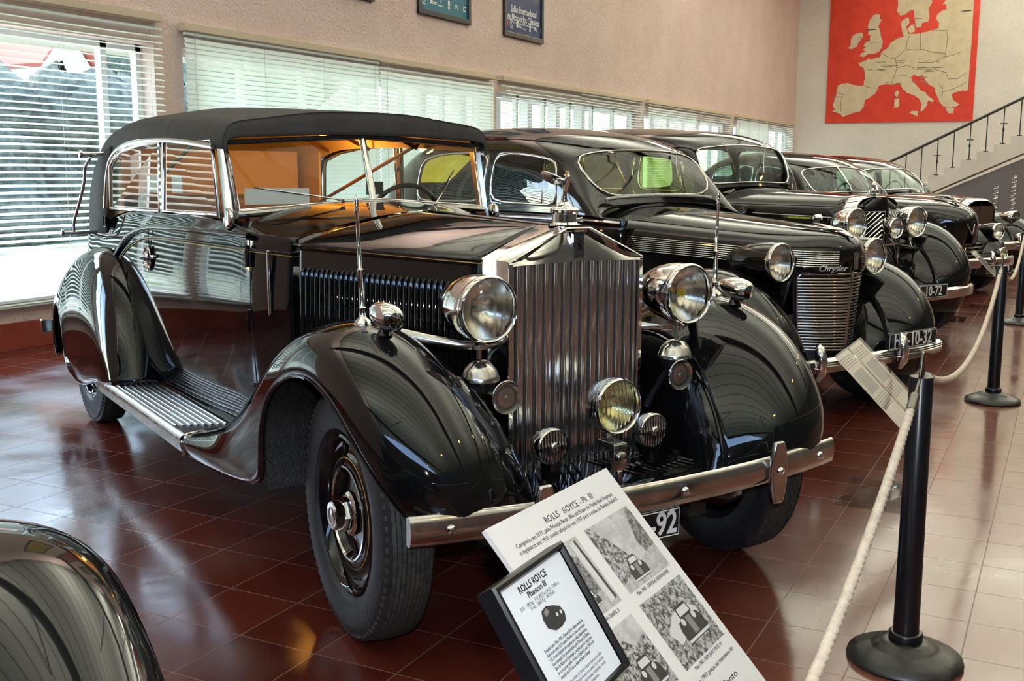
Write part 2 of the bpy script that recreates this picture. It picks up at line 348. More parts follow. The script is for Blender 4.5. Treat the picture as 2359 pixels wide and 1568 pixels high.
blind(14.65, 17.6, 22, 'venetian blind first past the second pillar, with white posts seen outside', gap=.02)
blind(17.62, 20.68, 22, 'venetian blind left of the third pillar, slats half open')
blind(20.95, 24.1, 45, 'venetian blind first past the third pillar above the second car roof')
blind(24.12, 27.0, 22, 'venetian blind ending at the fourth pillar')
blind(27.4, 30.6, 68, 'closed venetian blind second from the far corner')
blind(30.62, 33.7, 35, 'farthest venetian blind, ending in the corner by the map wall')

# outdoors
M['lawn'] = add_noise(mat('lawn', (.2, .24, .12), .9), .6, (.16, .2, .08), (.42, .42, .32), lo=.4, hi=.6)
M['pave'] = add_noise(mat('paving', (.55, .53, .5), .9), 2, (.5, .48, .45), (.62, .6, .57))
tag(MB().box((14, 32, -.35), (90, 48, .3)).build('ground', M['lawn'], smooth=0), kind='structure')
tag(MB().box((14, 9.2, -.2), (60, 2.6, .1)).build('path', M['pave'], smooth=0), kind='structure')
M['hedge'] = add_noise(mat('hedge_leaves', (.05, .06, .05), .9), 5, (.02, .026, .02), (.09, .11, .08), bump=1., bscale=14)
M['far_white'] = mat('white_render', (.85, .85, .83), .8)
def rough_box(c, d, n=14, amp=.25):
    b = MB(); c = np.array(c); d = np.array(d) / 2
    for i in range(n):
        for j in range(4):
            p = c + np.array([(2 * (i + .5) / n - 1) * d[0], random.uniform(-.5, .5) * d[1], (2 * (j + .5) / 4 - 1) * d[2] * .8])
            r = d[2] * .5
            G = [[p + r * random.uniform(.8, 1.15) * np.array([math.sin(a) * math.cos(q), math.sin(a) * math.sin(q), math.cos(a)]) for q in np.linspace(0, 2 * PI, 9)[:-1]] for a in np.linspace(.1, PI - .1, 6)]
            b.grid(G, cv=True)
    return b
tag(rough_box((26, 40, 5.5), (46, 5, 15), 22).build('trees', M['hedge'], smooth=60), 'tall dark trees far outdoors behind the left venetian blind', 'trees', kind='stuff')
tag(rough_box((16, 21.5, 1.5), (16, 2, 4.2), 16).build('hedge', M['hedge'], smooth=60), 'dark green hedge outdoors behind the left venetian blind', 'hedge')
hs = empty('garden_house', (22.9, 26, -.2)); tag(hs, 'small white gabled house with a red roof seen through the left blind', 'house')
hb = MB().prism([(-.9, 0), (.9, 0), (.9, 4.6), (0, 5.7), (-.9, 4.6)], (0, 0, 0), (1, 0, 0), (0, 0, 1), (0, 2.0, 0)); hb.build('wall', M['far_white'], hs, smooth=0)
rf = MB()
for s in (-1, 1): rf.prism([(0, 5.75), (s * 1.1, 4.45), (s * 1.1, 4.55), (0, 5.87)], (0, -.3, 0), (1, 0, 0), (0, 0, 1), (0, 2.6, 0))
rf.build('roof', mat('red_tiles', (.35, .07, .04), .7), hs, smooth=0)
MB().box((0, -.02, 1.0), (.9, .04, 2.0)).build('door', M['wframe'], hs, smooth=0)
wb = MB().box((26, 13.0, 1.0), (26, .3, 2.4)); tag(wb.build('garden_wall', M['far_white'], smooth=0), 'long white garden wall outdoors behind the closed blinds', 'garden wall')
for i in range(6):
    tag(MB().box((16.0 + i * 1.35, 9.9, 1.3), (.2, .2, 3.0)).build('porch_post', M['far_white'], smooth=0), 'white square porch post outdoors behind the blinds past the second pillar', 'post', 'white porch posts outdoors')
tag(MB().box((22, 9.4, 2.95), (30, 3.0, .12)).build('porch_roof', mat('porch_boards', (.35, .34, .3), .8), smooth=0), 'flat porch roof outdoors above the closed blinds', 'porch roof')
# ------------------------------------------------------------------ shared car pieces
M['lens'] = bpy.data.materials.new('fluted_lens')
def lensmat(m, tint, fl=60.):
    m.use_nodes = True; t = m.node_tree; t.nodes.clear()
    o = N(m, 'ShaderNodeOutputMaterial'); mx = N(m, 'ShaderNodeMixShader'); f = N(m, 'ShaderNodeFresnel'); f.inputs[0].default_value = 1.6
    g = N(m, 'ShaderNodeBsdfGlossy'); g.inputs['Roughness'].default_value = .03; r = N(m, 'ShaderNodeBsdfRefraction'); r.inputs['Roughness'].default_value = .04
    r.inputs['IOR'].default_value = 1.12; r.inputs['Color'].default_value = (*tint, 1)
    tc = N(m, 'ShaderNodeTexCoord'); wv = N(m, 'ShaderNodeTexWave'); wv.wave_type = 'BANDS'; wv.bands_direction = 'Y'; wv.inputs['Scale'].default_value = fl / 3.14 / 2
    L(m, tc.outputs['Object'], wv.inputs['Vector']); bp = N(m, 'ShaderNodeBump'); bp.inputs['Strength'].default_value = .9; bp.inputs['Distance'].default_value = .006
    L(m, wv.outputs['Fac'], bp.inputs['Height'])
    iorfix(m, f, 1.6)
    for n in (g, r, f): L(m, bp.outputs[0], n.inputs['Normal'])
    L(m, f.outputs[0], mx.inputs[0]); L(m, r.outputs[0], mx.inputs[1]); L(m, g.outputs[0], mx.inputs[2]); L(m, mx.outputs[0], o.inputs[0])
lensmat(M['lens'], (.97, .95, .9)); M['lens_y'] = bpy.data.materials.new('yellow_lens'); lensmat(M['lens_y'], (.97, .93, .66), 120)
def lamp_unit(root, name, c, R, Lg, shell, ax=(1, 0, 0), lens=None, rim=None, bulb=None, label=None, pod=1.0):
    """headlamp: bullet shell behind, rim, fluted lens, bowl and bulb; c = centre of the lens"""
    e = MB(); prof = [(-Lg, .0), (-Lg * .985, R * .12), (-Lg * .94, R * .3), (-Lg * .84, R * .52), (-Lg * .7, R * .74), (-Lg * .52, R * .92), (-Lg * .34, R * 1.03), (-Lg * .16, R * 1.07), (-.012, R * 1.05)]
    e.lathe(prof, c, ax, 40); o = e.build(name, shell, root, smooth=50, label=label)
    MB().lathe([(-.016, R * 1.05), (-.004, R * 1.085), (.008, R * 1.08), (.016, R * 1.02), (.013, R * .965), (.0, R * .95)], c, ax, 40).build('rim', rim or M['chrome'], o, smooth=60)
    MB().lathe([(-.016 - R * .72 * (1 - q * q), R * .96 * q) for q in (0.02, .2, .4, .6, .8, 1)], c, ax, 32).build('reflector', M['reflector'], o, smooth=80)
    lz = MB().lathe([(R * .17 * math.sqrt(max(0, 1 - q * q)) , R * .955 * q) for q in (0, .25, .5, .7, .85, .95, 1)], c, ax, 40)
    lz.build('lens', lens or M['lens'], o, smooth=80)
    rg = MB()
    for q in (.12, .22, .33, .45): rg.lathe([(R * .17 * math.sqrt(1 - q * q) + a, R * q + b) for a, b in ((-.0008, -.0014), (.0008, 0), (-.0008, .0014))], c, ax, 28)
    rg.build('lens_rings', M['wglass2'], o)
    a = np.array(ax, float); a /= np.linalg.norm(a)
    MB().lathe([(-.07, .0), (-.07, .010), (-.045, .012), (-.03, .008), (-.025, 0)], np.array(c), ax, 12).build('bulb', bulb or M['white'], o)
    return o
M['wglass2'] = glass('lens_ring_glass', (.9, .9, .88), .9, ior=1.8)
M['yellow'] = mat('yellow_bulb', (.75, .65, .02), .3)
def wheel(root, c, R=.405, wd=.175, steer=0., out=-1, disc=None, cap=True, name='wheel', line=True, rimr=.245):
    """tyre (part) with rim, disc and hubcap as sub-parts; out = -1: outer face towards -y"""
    a = math.radians(steer); ax = np.array([-math.sin(a), math.cos(a), 0]) * out; c = np.array(c, float)
    h = wd / 2
    T = MB().lathe([(-h * .55, rimr + .005), (-h * .9, rimr + .03), (-h, (R + rimr) / 2), (-h * .93, R - .035), (-h * .80, R - .012), (-h * .74, R - .004)], c, ax, 72)
    T.lathe([(h * .74, R - .004), (h * .80, R - .012), (h * .90, R - .028), (h * .95, R - .045), (h * .965, R - .06), (h, (R + rimr) / 2), (h * .97, rimr + .055), (h * .93, rimr + .04), (h * .9, rimr + .03), (h * .55, rimr + .005)], c, ax, 72)
    pr = []
    nr = 9
    for k in range(nr):
        t0 = -h * .74 + 1.48 * h * k / nr; t1 = -h * .74 + 1.48 * h * (k + 1) / nr; cr_ = lambda t: R - .004 * (t / (h * .74)) ** 2 * 1.6
        pr += [(t0, cr_(t0) - .008), (t0 + .0018, cr_(t0)), (t1 - .0018, cr_(t1)), (t1, cr_(t1) - .008)]
    T.lathe(pr, c, ax, 144, mi=1)
    # zigzag the grooves
    t_ = T.build(name, [M['rubber'], M['tread']], root, smooth=35)
    rb = MB()
    for k in range(76):
        q = 2 * PI * k / 76; u = np.cross(ax, (0, 0, 1.)); u /= np.linalg.norm(u); v = np.cross(ax, u); rd = u * math.cos(q) + v * math.sin(q); tn = -u * math.sin(q) + v * math.cos(q)
        Rm = np.array([ax, rd, tn]).T
        rb.box(c + ax * h * .845 + rd * (R - .0245), (.010, .017, .0145), Rm)
    rb.build('shoulder_lugs', M['tread'], t_, smooth=0)
    rm = MB().lathe([(h * .55, rimr + .006), (h * .80, rimr + .012), (h * .84, rimr + .004), (h * .72, rimr - .008), (h * .5, rimr - .014)], c, ax, 56).build('rim', M['paint'] if disc is None else disc, t_, smooth=50)
    d = MB().lathe([(h * .5, rimr - .014), (h * .42, rimr - .03), (h * .55, rimr - .055), (h * .66, rimr * .62), (h * .66, rimr * .6), (h * .42, rimr * .55), (h * .40, rimr * .4), (h * .48, .075), (h * .5, .0)], c, ax, 56).build('wheel_disc', disc or M['paint'], t_, smooth=50)
    if line:
        MB().lathe([(h * .585 + .002, rimr * .735), (h * .60 + .002, rimr * .722)], c, ax, 56).build('gold_line', M['gold'], t_, smooth=0)
        MB().lathe([(h * .66, rimr * .63), (h * .72, rimr * .625), (h * .73, rimr * .60), (h * .66, rimr * .585)], c, ax, 48).build('chrome_ring', M['chrome'], t_, smooth=60)
    if cap:
        b = h * .48
        hc = MB().lathe([(b, .072), (b + .012, .072), (b + .018, .066), (b + .02, .055)], c, ax, 40)
        hc.lathe([(b + .015, .056), (b + .04, .053), (b + .043, .050)], c, ax, 6)
        hc.lathe([(b + .04, .049), (b + .068, .047), (b + .072, .043), (b + .0705, .030), (b + .072, .028), (b + .0705, .026), (b + .071, .0)], c, ax, 40)
        hc.build('hubcap', M['chrome'], t_, smooth=40)
    return t_
M['board'] = mat('dark_ribbed_rubber', (.03, .03, .03), .3)
M['shut'] = add_noise(mat('radiator_shutter_chrome', (.74, .75, .76), .12, 1.0), 18, (.80, .81, .82), (.62, .61, .61), rvar=(.08, .2))

# ------------------------------------------------------------------ the black convertible in front
C1 = empty('vintage_car', (3.4773, 1.5638, 0), math.radians(-120.209))
tag(C1, 'large black vintage limousine with grey folding cloth hood and tall slatted radiator, nearest whole car', 'car')
P1 = M['paint']
# front wing surface: rows from nose to running board, columns outer lip -> crown -> inner edge
FW1 = [
 [(.43, -.80, .455), (.49, -.755, .475), (.52, -.66, .48), (.48, -.52, .465), (.40, -.40, .45)],
 [(.43, -.85, .52), (.49, -.81, .57), (.525, -.69, .60), (.475, -.53, .575), (.385, -.41, .53)],
 [(.37, -.895, .59), (.42, -.87, .68), (.465, -.73, .725), (.415, -.56, .70), (.32, -.43, .64)],
 [(.25, -.92, .69), (.31, -.895, .79), (.365, -.75, .85), (.315, -.59, .83), (.215, -.455, .75)],
 [(.125, -.925, .79), (.19, -.905, .885), (.22, -.76, .945), (.17, -.61, .925), (.08, -.47, .83)],
 [(-.02, -.93, .845), (.02, -.91, .945), (.04, -.765, 1.005), (.0, -.62, .98), (-.08, -.50, .87)],
 [(-.16, -.93, .85), (-.16, -.91, .955), (-.16, -.76, 1.01), (-.2, -.62, .98), (-.25, -.52, .86)],
 [(-.32, -.93, .80), (-.38, -.90, .895), (-.40, -.76, .945), (-.42, -.64, .91), (-.44, -.55, .80)],
 [(-.45, -.93, .705), (-.56, -.90, .79), (-.62, -.77, .83), (-.64, -.67, .79), (-.66, -.58, .68)],
 [(-.50, -.93, .585), (-.72, -.905, .655), (-.84, -.79, .68), (-.88, -.69, .64), (-.9, -.61, .55)],
 [(-.505, -.93, .44), (-.86, -.905, .52), (-1.08, -.81, .52), (-1.12, -.71, .49), (-1.14, -.63, .43)],
 [(-.51, -.92, .37), (-1.0, -.90, .40), (-1.32, -.84, .405), (-1.36, -.72, .39), (-1.38, -.64, .36)],
 [(-.9, -.915, .315), (-1.25, -.905, .33), (-1.56, -.88, .345), (-1.6, -.74, .338), (-1.62, -.64, .33)],
 [(-1.56, -.885, .25), (-1.57, -.905, .29), (-1.60, -.885, .33), (-1.62, -.74, .335), (-1.64, -.64, .33)]]
def front_wing(s):
    P = relax(surfgrid(FW1, 5, 6), 24)
    if s > 0: P = mirror(P)
    o = MB().grid(P).build('front_wing', P1, C1, smooth=80, mods=[SOL(.012, 0)])
    E_ = P[:, -1]; E0 = P[:, 0]
    MB().tube(E0, .008, 6).build('wing_bead', P1, o)
    # inner valance down from the inner edge
    V_ = []
    for p in E_:
        yy = s * max(.30, abs(p[1]) - .06); V_.append([p, (p[0] - .01, s * (abs(p[1]) - .02), p[2] - .02), (p[0] - .02, yy, max(p[2] - .16, .40)), (p[0] - .03, yy, min(.40, p[2] - .03))])
    MB().grid(V_[:46]).build('inner_valance', P1, o, smooth=60)
    MB().tube([tuple(p + np.array([0.004, 0, .006])) for p in E_[:40]], .007, 6).build('wing_piping', P1, o)
    # dark arch liner behind the wheel
    lin = [[(-.53 + .02 * math.cos(a), s * y, .32 + .0 * a) for y in (.90, .45)] for a in (0,)]
    G = [[(x, s * y, z) for y in (.915, .56)] for x, z in ((-.50, .37), (-.53, .60), (-.50, .76), (-.36, .85), (-.14, .89), (.02, .88), (.12, .80))]
    MB().grid(G).build('arch_liner', M['satin'], o, smooth=60)
front_wing(-1); front_wing(1)
# apron between the wings with pressed ribs
A_ = []
for x, z in ((.02, .485), (.12, .475), (.22, .468), (.32, .458), (.385, .445), (.41, .42), (.40, .38), (.36, .345)):
    A_.append([(x - .02 * (y / .4) ** 2 + (.06 if abs(y) > .39 and x > .3 else 0), y, z - .012 * (abs(y) > .35)) for y in np.linspace(-.46, .46, 15)])
ap = MB().grid(A_).build('front_apron', P1, C1, smooth=60, mods=[SOL(.006)])
rb = MB()
for s in (-1, 1):
    for k in range(9):
        y0 = s * (.03 + .035 * k); rb.tube([(.10 + .006 * k, y0, .478), (.20 + .004 * k, y0 + s * .035, .474), (.30, y0 + s * .085, .463)], [.002, .0075, .002], 6)
rb.build('apron_ribs', P1, ap)
# chassis dumb irons and number plate
MB().box((-.9, -.38, .33), (2.4, .08, .12)).box((-.9, .38, .33), (2.4, .08, .12)).box((-.0, 0, .32), (.12, 1.3, .09)).box((-3.6, 0, .40), (.14, 1.3, .12)).box((-2.2, 0, .36), (4.2, .9, .05)).build('chassis', M['satin'], C1, smooth=0)
pl = MB().box((.535, -.155, .372), (.012, .48, .098)).build('number_plate', M['platebk'], C1, smooth=0, mods=[BEV(.006)])
fr_ = MB().tube([(.542, -.385, .329), (.542, .077, .329), (.542, .077, .415), (.542, -.385, .415)], .002, 5, closed=True).build('plate_border', M['white'], pl)
text('plate_text', '-92', M['white'], pl, (.5425, .070, .371), (0, 1, 0), (0, 0, 1), .105, 'RIGHT', xs=.84, bold=.002)
# bumper
def bpath(n=33, w=.865):
    return [(.578 - .10 * abs(t) ** 2.2, w * t, 0) for t in np.linspace(-1, 1, n)]
sec = [(-.006, -.046), (.004, -.040), (.009, -.02), (.011, 0), (.009, .02), (.004, .040), (-.006, .046), (-.016, .040), (-.016, -.040)]
G = [[(x + a, y, .484 + b) for a, b in sec] for x, y, _ in bpath()]
bb = MB().grid(G, cv=True); n_ = len(sec); bb.f += [tuple(range(n_)), tuple(range(len(bb.v) - n_, len(bb.v)))]; bb.mi += [0, 0]
bu = bb.build('front_bumper', M['bump_chrome'], C1, smooth=50)
for y in (-.75, -.40, .06, .76):
    x = .578 - .10 * abs(y / .865) ** 2.2
    MB().lathe([(0, .016), (.006, .015), (.011, .010), (.013, 0)], (x + .009, y, .484), (1, 0, 0), 14).build('bumper_bolt', M['chrome'], bu, smooth=60)
for y in (-.47, .49):
    x = .578 - .10 * abs(y / .865) ** 2.2
    g = MB().prism([(-.036, -.055), (-.022, -.108), (.022, -.108), (.036, -.055), (.040, 0), (.036, .055), (.022, .108), (-.022, .108), (-.036, .055), (-.040, 0)], (x + .012, y, .478), (0, 1, 0), (0, 0, 1), (.022, 0, 0))
    go = g.build('bumper_guard', M['bump_chrome'], bu, smooth=30, mods=[BEV(.009, 3)])
    MB().lathe([(0, .015), (.008, .013), (.012, 0)], (x + .033, y, .484), (1, 0, 0), 12).build('guard_bolt', M['chrome'], go, smooth=60)
for s in (-1, 1): MB().tube([(.56, s * .40, .484), (.40, s * .40, .45), (.1, s * .38, .40)], .022, 8).build('bumper_bracket', P1, bu)
# radiator shell with slatted shutters
rs = MB()
out_ = [(-.286, .46), (-.286, 1.19), (-.05, 1.298), (.05, 1.298), (.286, 1.19), (.286, .46)]
fx = .086
xb = -.082
G = [[(xb, y, z), (xb + .05, y, z), (fx - .012, y, z), (fx - .003, y * .995, z - .002), (fx, y * .982, z - .006)] for y, z in out_]
rs.grid(G)
# front pediment, very slightly dished, and the thin side flanges
ped = []
for t in np.linspace(0, 1, 9):
    row = []
    for q in np.linspace(-1, 1, 21):
        zt = 1.184 + (1.292 - 1.184) * min(1, max(0, (.281 - abs(q) * .281) / .231)); zb_ = 1.173 + .006 * (1 - q * q)
        row.append((fx + .004 * math.sin(PI * t) * (1 - q * q) - .030 * t * min(1, (1 - abs(q)) * 6), q * .281, zb_ + (zt - zb_) * t))
    ped.append(row)
rs.grid(ped)
for s in (-1, 1): rs.box((fx - .03, s * .276, .82), (.06, .014, .72))
rs.box((.0, 0, 1.294), (.16, .10, .008))
sh = rs.build('radiator_shell', M['chrome'], C1, smooth=35)
# narrow seam and the tall badge
bd = MB().box((fx - .008, 0, 1.236), (.022, .045, .098)).build('badge', M['chrome'], sh, smooth=0, mods=[BEV(.003)])
MB().box((fx + .0035, 0, 1.236), (.001, .039, .092)).build('badge_field', mat('badge_grey', (.12, .12, .12), .3, .8), bd, smooth=0)
text('badge_letters', 'R', M['black'], bd, (fx + .0045, -.0045, 1.2375), (0, 1, 0), (0, 0, 1), .060, xs=.62)
text('badge_letters', 'R', M['black'], bd, (fx + .0045, .0045, 1.2335), (0, 1, 0), (0, 0, 1), .060, xs=.62)
text('badge_letters', 'ROLLS', M['black'], bd, (fx + .0045, 0, 1.273), (0, 1, 0), (0, 0, 1), .011)
text('badge_letters', 'ROYCE', M['black'], bd, (fx + .0045, 0, 1.199), (0, 1, 0), (0, 0, 1), .011)
pr = []; nv = 14; wv_ = .536 / nv
for k in range(nv):
    y = -.268 + k * wv_
    pr += [(fx - .040, y), (fx - .038, y + .001)] + [(fx - .040, y + wv_ * .12), (fx - .037, y + wv_ * .13), (fx - .030, y + wv_ * .56), (fx - .030, y + wv_ * .58)]
    pr += [(fx - .020 + .0085 * math.sin(a), y + wv_ * .79 - .0075 * math.cos(a)) for a in np.linspace(0, PI, 9)]
    pr += [(fx - .030, y + wv_ * .975)]
MB().grid([[(x, y, z) for x, y in pr] for z in (.47, .8, 1.178)]).build('radiator_shutters', M['shut'], C1, smooth=30)
MB().box((-.02, 0, .8), (.06, .54, .72)).build('radiator_core', M['satin'], C1, smooth=0)
# cap and flying mascot
cp = MB().lathe([(0, .058), (.004, .058), (.004, .050), (.012, .043), (.040, .043), (.046, .050), (.054, .052), (.060, .046), (.066, .026), (.070, .024), (.072, .018)], (0, 0, 1.298), (0, 0, 1), 36).build('radiator_cap', M['chrome'], C1, smooth=35)
MB().tube([(0, .046, 1.318), (.0, .075, 1.322)], .004, 6).build('cap_lever', M['chrome'], cp)
def skinned(name, pts, edges, rad, material, parent, lv=2):
    me = bpy.data.meshes.new(name); me.from_pydata(pts, edges, []); o = bpy.data.objects.new(name, me); COL.objects.link(o)
    md = o.modifiers.new('skin', 'SKIN'); me.materials.append(material)
    for i, r in enumerate(rad): me.skin_vertices[0].data[i].radius = (r, r) if np.isscalar(r) else r
    me.skin_vertices[0].data[0].use_root = True
    sd = o.modifiers.new('subd', 'SUBSURF'); sd.levels = lv; sd.render_levels = lv; md.use_smooth_shade = True
    o.parent = parent; return o
z0 = 1.368
ms = skinned('mascot', [(-.004, 0, z0), (-.004, 0, z0 + .022), (0, 0, z0 + .05), (.008, 0, z0 + .075), (.018, 0, z0 + .092), (.024, 0, z0 + .103), (-.002, .016, z0 + .089), (-.03, .03, z0 + .088), (-.002, -.016, z0 + .089), (-.03, -.03, z0 + .088)],
        [(0, 1), (1, 2), (2, 3), (3, 4), (4, 5), (3, 6), (6, 7), (3, 8), (8, 9)], [.019, .011, .0085, .0135, .007, .0085, .005, .004, .005, .004], M['chrome'], cp)
for s in (-1, 1):
    W_ = [[(-.006, s * .012, z0 + .074), (-.004, s * .013, z0 + .086), (-.004, s * .012, z0 + .095)], [(-.028, s * .026, z0 + .070), (-.02, s * .03, z0 + .090), (-.014, s * .028, z0 + .104)],
          [(-.050, s * .040, z0 + .082), (-.046, s * .045, z0 + .100), (-.036, s * .041, z0 + .113)], [(-.072, s * .050, z0 + .106), (-.070, s * .051, z0 + .112), (-.062, s * .049, z0 + .117)]]
    MB().grid(surfgrid(W_, 4, 3)).build('mascot_wing', M['chrome'], cp, smooth=80, mods=[SOL(.002, 0)])
MB().lathe([(0, .028), (.006, .028), (.012, .018), (.018, .012)], (-.004, 0, z0 - .006), (0, 0, 1), 20).build('mascot_foot', M['chrome'], cp, smooth=50)

# bonnet: centre hinge, rounded shoulders, gold coachline, louvred sides
def bsec(t):            # t 0 = radiator, 1 = scuttle
    x = -.075 - t * .955; w = .283 + (.585 - .283) * t ** .92; zs = 1.186 + .014 * t; zc = 1.294 + .020 * t
    return [(x, -w, .62), (x, -w - .004, .80), (x, -w - .006, 1.0), (x, -w - .002, zs - .035), (x, -w + .004, zs), (x, -w * .78, zs + (zc - zs) * (.26 + .12 * t)), (x, -w * .45, zs + (zc - zs) * (.66 + .08 * t)), (x, -w * .17, zc - .004), (x, 0, zc)]
R_ = [bsec(t) for t in np.linspace(0, 1, 9)]
H_ = surfgrid(R_, 2, 4)
half = H_.tolist(); full = [list(r) + [(p[0], -p[1], p[2]) for p in r[-2::-1]] for r in half]
bn = MB().grid(full).build('bonnet', P1, C1, smooth=60, mods=[SOL(.004)])
MB().tube([(bsec(t)[8][0], 0, bsec(t)[8][2] + .003) for t in np.linspace(0, 1, 9)], .005, 6).build('centre_hinge', M['chrome'], bn)
for s in (-1, 1):
    MB().tube([(bsec(t)[4][0], s * (-bsec(t)[4][1] + .004), bsec(t)[4][2] - .004) for t in np.linspace(0, 1, 12)], .0045, 6).build('side_hinge', P1, bn)
    MB().tube([(bsec(t)[4][0], s * (-bsec(t)[4][1] + .0065), bsec(t)[4][2] - .014) for t in np.linspace(0, 1, 12)], .0022, 4).build('coachline', M['gold'], bn)
    lv = MB()
    for k in range(32):
        t = .03 + .90 * k / 31; b_ = bsec(t); x = b_[0][0]; w = -b_[1][1] + .004
        lv.tube([(x, s * (w - .004), 1.105), (x + .001, s * (w + .006), 1.085), (x + .001, s * (w + .009), .9), (x, s * (w + .006), .72), (x, s * (w - .004), .70)], [.003, .009, .010, .009, .003], 6)
    lv.build('louvres', P1, bn, smooth=60)
# scuttle and body shell
def body_sec(x, w, zb, zr, tuck=.06, belt=1.2, dw=.0):
    return [(x, -(w - tuck), zb), (x, -(w - tuck * .45), zb + .12), (x, -(w - .006), .70), (x, -(w + .004), .92), (x, -(w - .004), 1.08), (x, -(w - .016), belt), (x, -(w - .03), zr)]
bs = [body_sec(-1.03, .590, .40, 1.214, .03, 1.20), body_sec(-1.30, .668, .375, 1.222, .05, 1.21), body_sec(-1.65, .695, .36, 1.268, .06, 1.215), body_sec(-2.3, .722, .355, 1.268, .065), body_sec(-3.0, .722, .355, 1.255, .06), body_sec(-3.6, .70, .37, 1.21, .05, 1.14),
      body_sec(-4.05, .685, .42, 1.09, .05, 1.05), body_sec(-4.42, .655, .50, 1.06, .04, .99), body_sec(-4.64, .48, .56, .93, .03, .90), body_sec(-4.68, .05, .58, .88, .0, .85)]
for s in (-1, 1):
    P = surfgrid(bs, 6, 4); P = mirror(P) if s > 0 else P
    MB().grid(P).build('body_side', P1, C1, smooth=60, mods=[SOL(.006, 0)])
# rear deck under the hood
MB().grid([[(-3.95, y, 1.06 + .02 * (1 - abs(y) / .6)) for y in np.linspace(-.62, .62, 9)], [(-4.3, y * .92, 1.03) for y in np.linspace(-.60, .60, 9)], [(-4.62, y * .7, .92) for y in np.linspace(-.55, .55, 9)], [(-4.74, y * .6, .7) for y in np.linspace(-.5, .5, 9)], [(-4.70, y * .6, .45) for y in np.linspace(-.5, .5, 9)]]).build('boot', P1, C1, smooth=70)
# scuttle top from bonnet to windscreen, V front
sc = []
for t in np.linspace(0, 1, 8):
    row = []
    for q in np.linspace(-1, 1, 25):
        w0 = .585; w1 = .655; y = q * (w0 + (w1 - w0) * t); x0 = -1.03; x1 = -1.585 + .055 * (1 - abs(q)); x = x0 + (x1 - x0) * t
        aq = abs(q); za = 1.200 + .114 * (1 - aq ** 1.7) ** .9 if aq < 1 else 1.200
        zc = (1.262 + .085 * (1 - aq ** 2.2))
        if aq > .985: zc = 1.225
        row.append((x, y, za + (zc - za) * t ** 1.15))
    sc.append(row)
MB().grid(sc).build('scuttle', P1, C1, smooth=60)
# windscreen (two flat panes meeting at a low V), chrome frame
def pane(root, name, q, gl, fr_mat, r=.012, glname='windscreen_glass'):
    o = MB().tube(q, r, 8, closed=True, flat=(1, 1)).build(name, fr_mat, root, smooth=60)
    MB().add(q, [tuple(range(len(q)))]).build(glname, gl, o, smooth=0)
    return o
cb, ctp = np.array((-1.515, 0, 1.350)), np.array((-1.625, 0, 1.632))
for s in (-1, 1):
    q = [cb + [0, s * .012, 0], np.array((-1.572, s * .615, 1.306)), np.array((-1.668, s * .632, 1.600)), ctp + [0, s * .012, 0]]
    pane(C1, 'windscreen', q, M['glass'], M['chrome'], .010)
    # outer pillar
    MB().box((0, 0, 0), (.01, .01, .01))
    MB().grid([[(-1.56, s * .628, 1.205), (-1.53, s * .652, 1.205), (-1.60, s * .672, 1.21), (-1.66, s * .66, 1.21)], [(-1.575, s * .622, 1.30), (-1.56, s * .645, 1.30), (-1.62, s * .668, 1.30), (-1.68, s * .655, 1.30)], [(-1.67, s * .64, 1.625), (-1.66, s * .655, 1.625), (-1.72, s * .66, 1.625), (-1.76, s * .65, 1.625)]], cv=True).build('windscreen_pillar', M['nickel'], C1, smooth=50)
    w_ = MB()
    w_.lathe([(-.012, 0), (-.012, .040), (-.004, .052), (.004, .052), (.012, .040), (.012, 0)], (-1.552, s * .672, 1.270), (0, 1, 0), 24)
    w_.build('windscreen_clamp', M['chrome'], C1, smooth=60)
MB().tube([cb + [.004, 0, -.02], ctp + [.004, 0, 0]], .016, 8).build('windscreen_centre', M['chrome'], C1)
sl = [(-1.562, -.625, 1.292), (-1.505, 0, 1.338), (-1.562, .625, 1.292)]
MB().tube(sl, .014, 8).build('windscreen_sill', M['nickel'], C1)
for s, a, b in ((-1, (-1.435, -.19, 1.352), (-1.60, -.515, 1.405)), (1, (-1.475, .30, 1.325), (-1.645, .50, 1.475))):
    wp = MB().tube([a, np.array(a) * .5 + np.array(b) * .5 + [.012, 0, 0], b], [.005, .004, .003], 6)
    wp.lathe([(0, .012), (.018, .008), (.022, 0)], np.array(a) - [0, 0, .012], (.3, 0, 1), 12)
    wo = wp.build('wiper', M['chrome'], C1)
    m_ = np.array(a) * .55 + np.array(b) * .45; e_ = np.array(b) + (np.array(b) - np.array(a)) * .05
    MB().box((m_ + e_) / 2 + [-.006, 0, -.002], (.006, .006, np.linalg.norm(e_ - m_)), np.array(Vector(e_ - m_).to_track_quat('Z', 'Y').to_matrix())).build('wiper_blade', M['rubber'], wo, smooth=0)
# cloth hood
hx = [(-1.59, .655, 1.600, 1.642), (-1.605, .664, 1.614, 1.735), (-1.68, .668, 1.628, 1.752), (-2.3, .672, 1.655, 1.79), (-2.9, .668, 1.664, 1.822), (-3.3, .66, 1.655, 1.825), (-3.62, .655, 1.62, 1.81), (-3.92, .655, 1.57, 1.775), (-4.14, .655, 1.48, 1.69), (-4.30, .652, 1.35, 1.55), (-4.39, .65, 1.20, 1.34), (-4.42, .645, 1.06, 1.10)]
hc = []
for x, w, zs, zc in hx:
    back = max(0, (-3.45 - x)) * .05; d = zc - zs
    hc.append([(x + back * .9, -w - .004, zs - .045), (x + back * .8, -w, zs), (x + back * .5, -w * .93, zs + d * .52), (x, -w * .68, zs + d * .74), (x, -w * .34, zs + d * .96), (x, 0, zc), (x, w * .34, zs + d * .96), (x, w * .68, zs + d * .74), (x + back * .5, w * .93, zs + d * .52), (x + back * .8, w, zs), (x + back * .9, w + .004, zs - .045)])
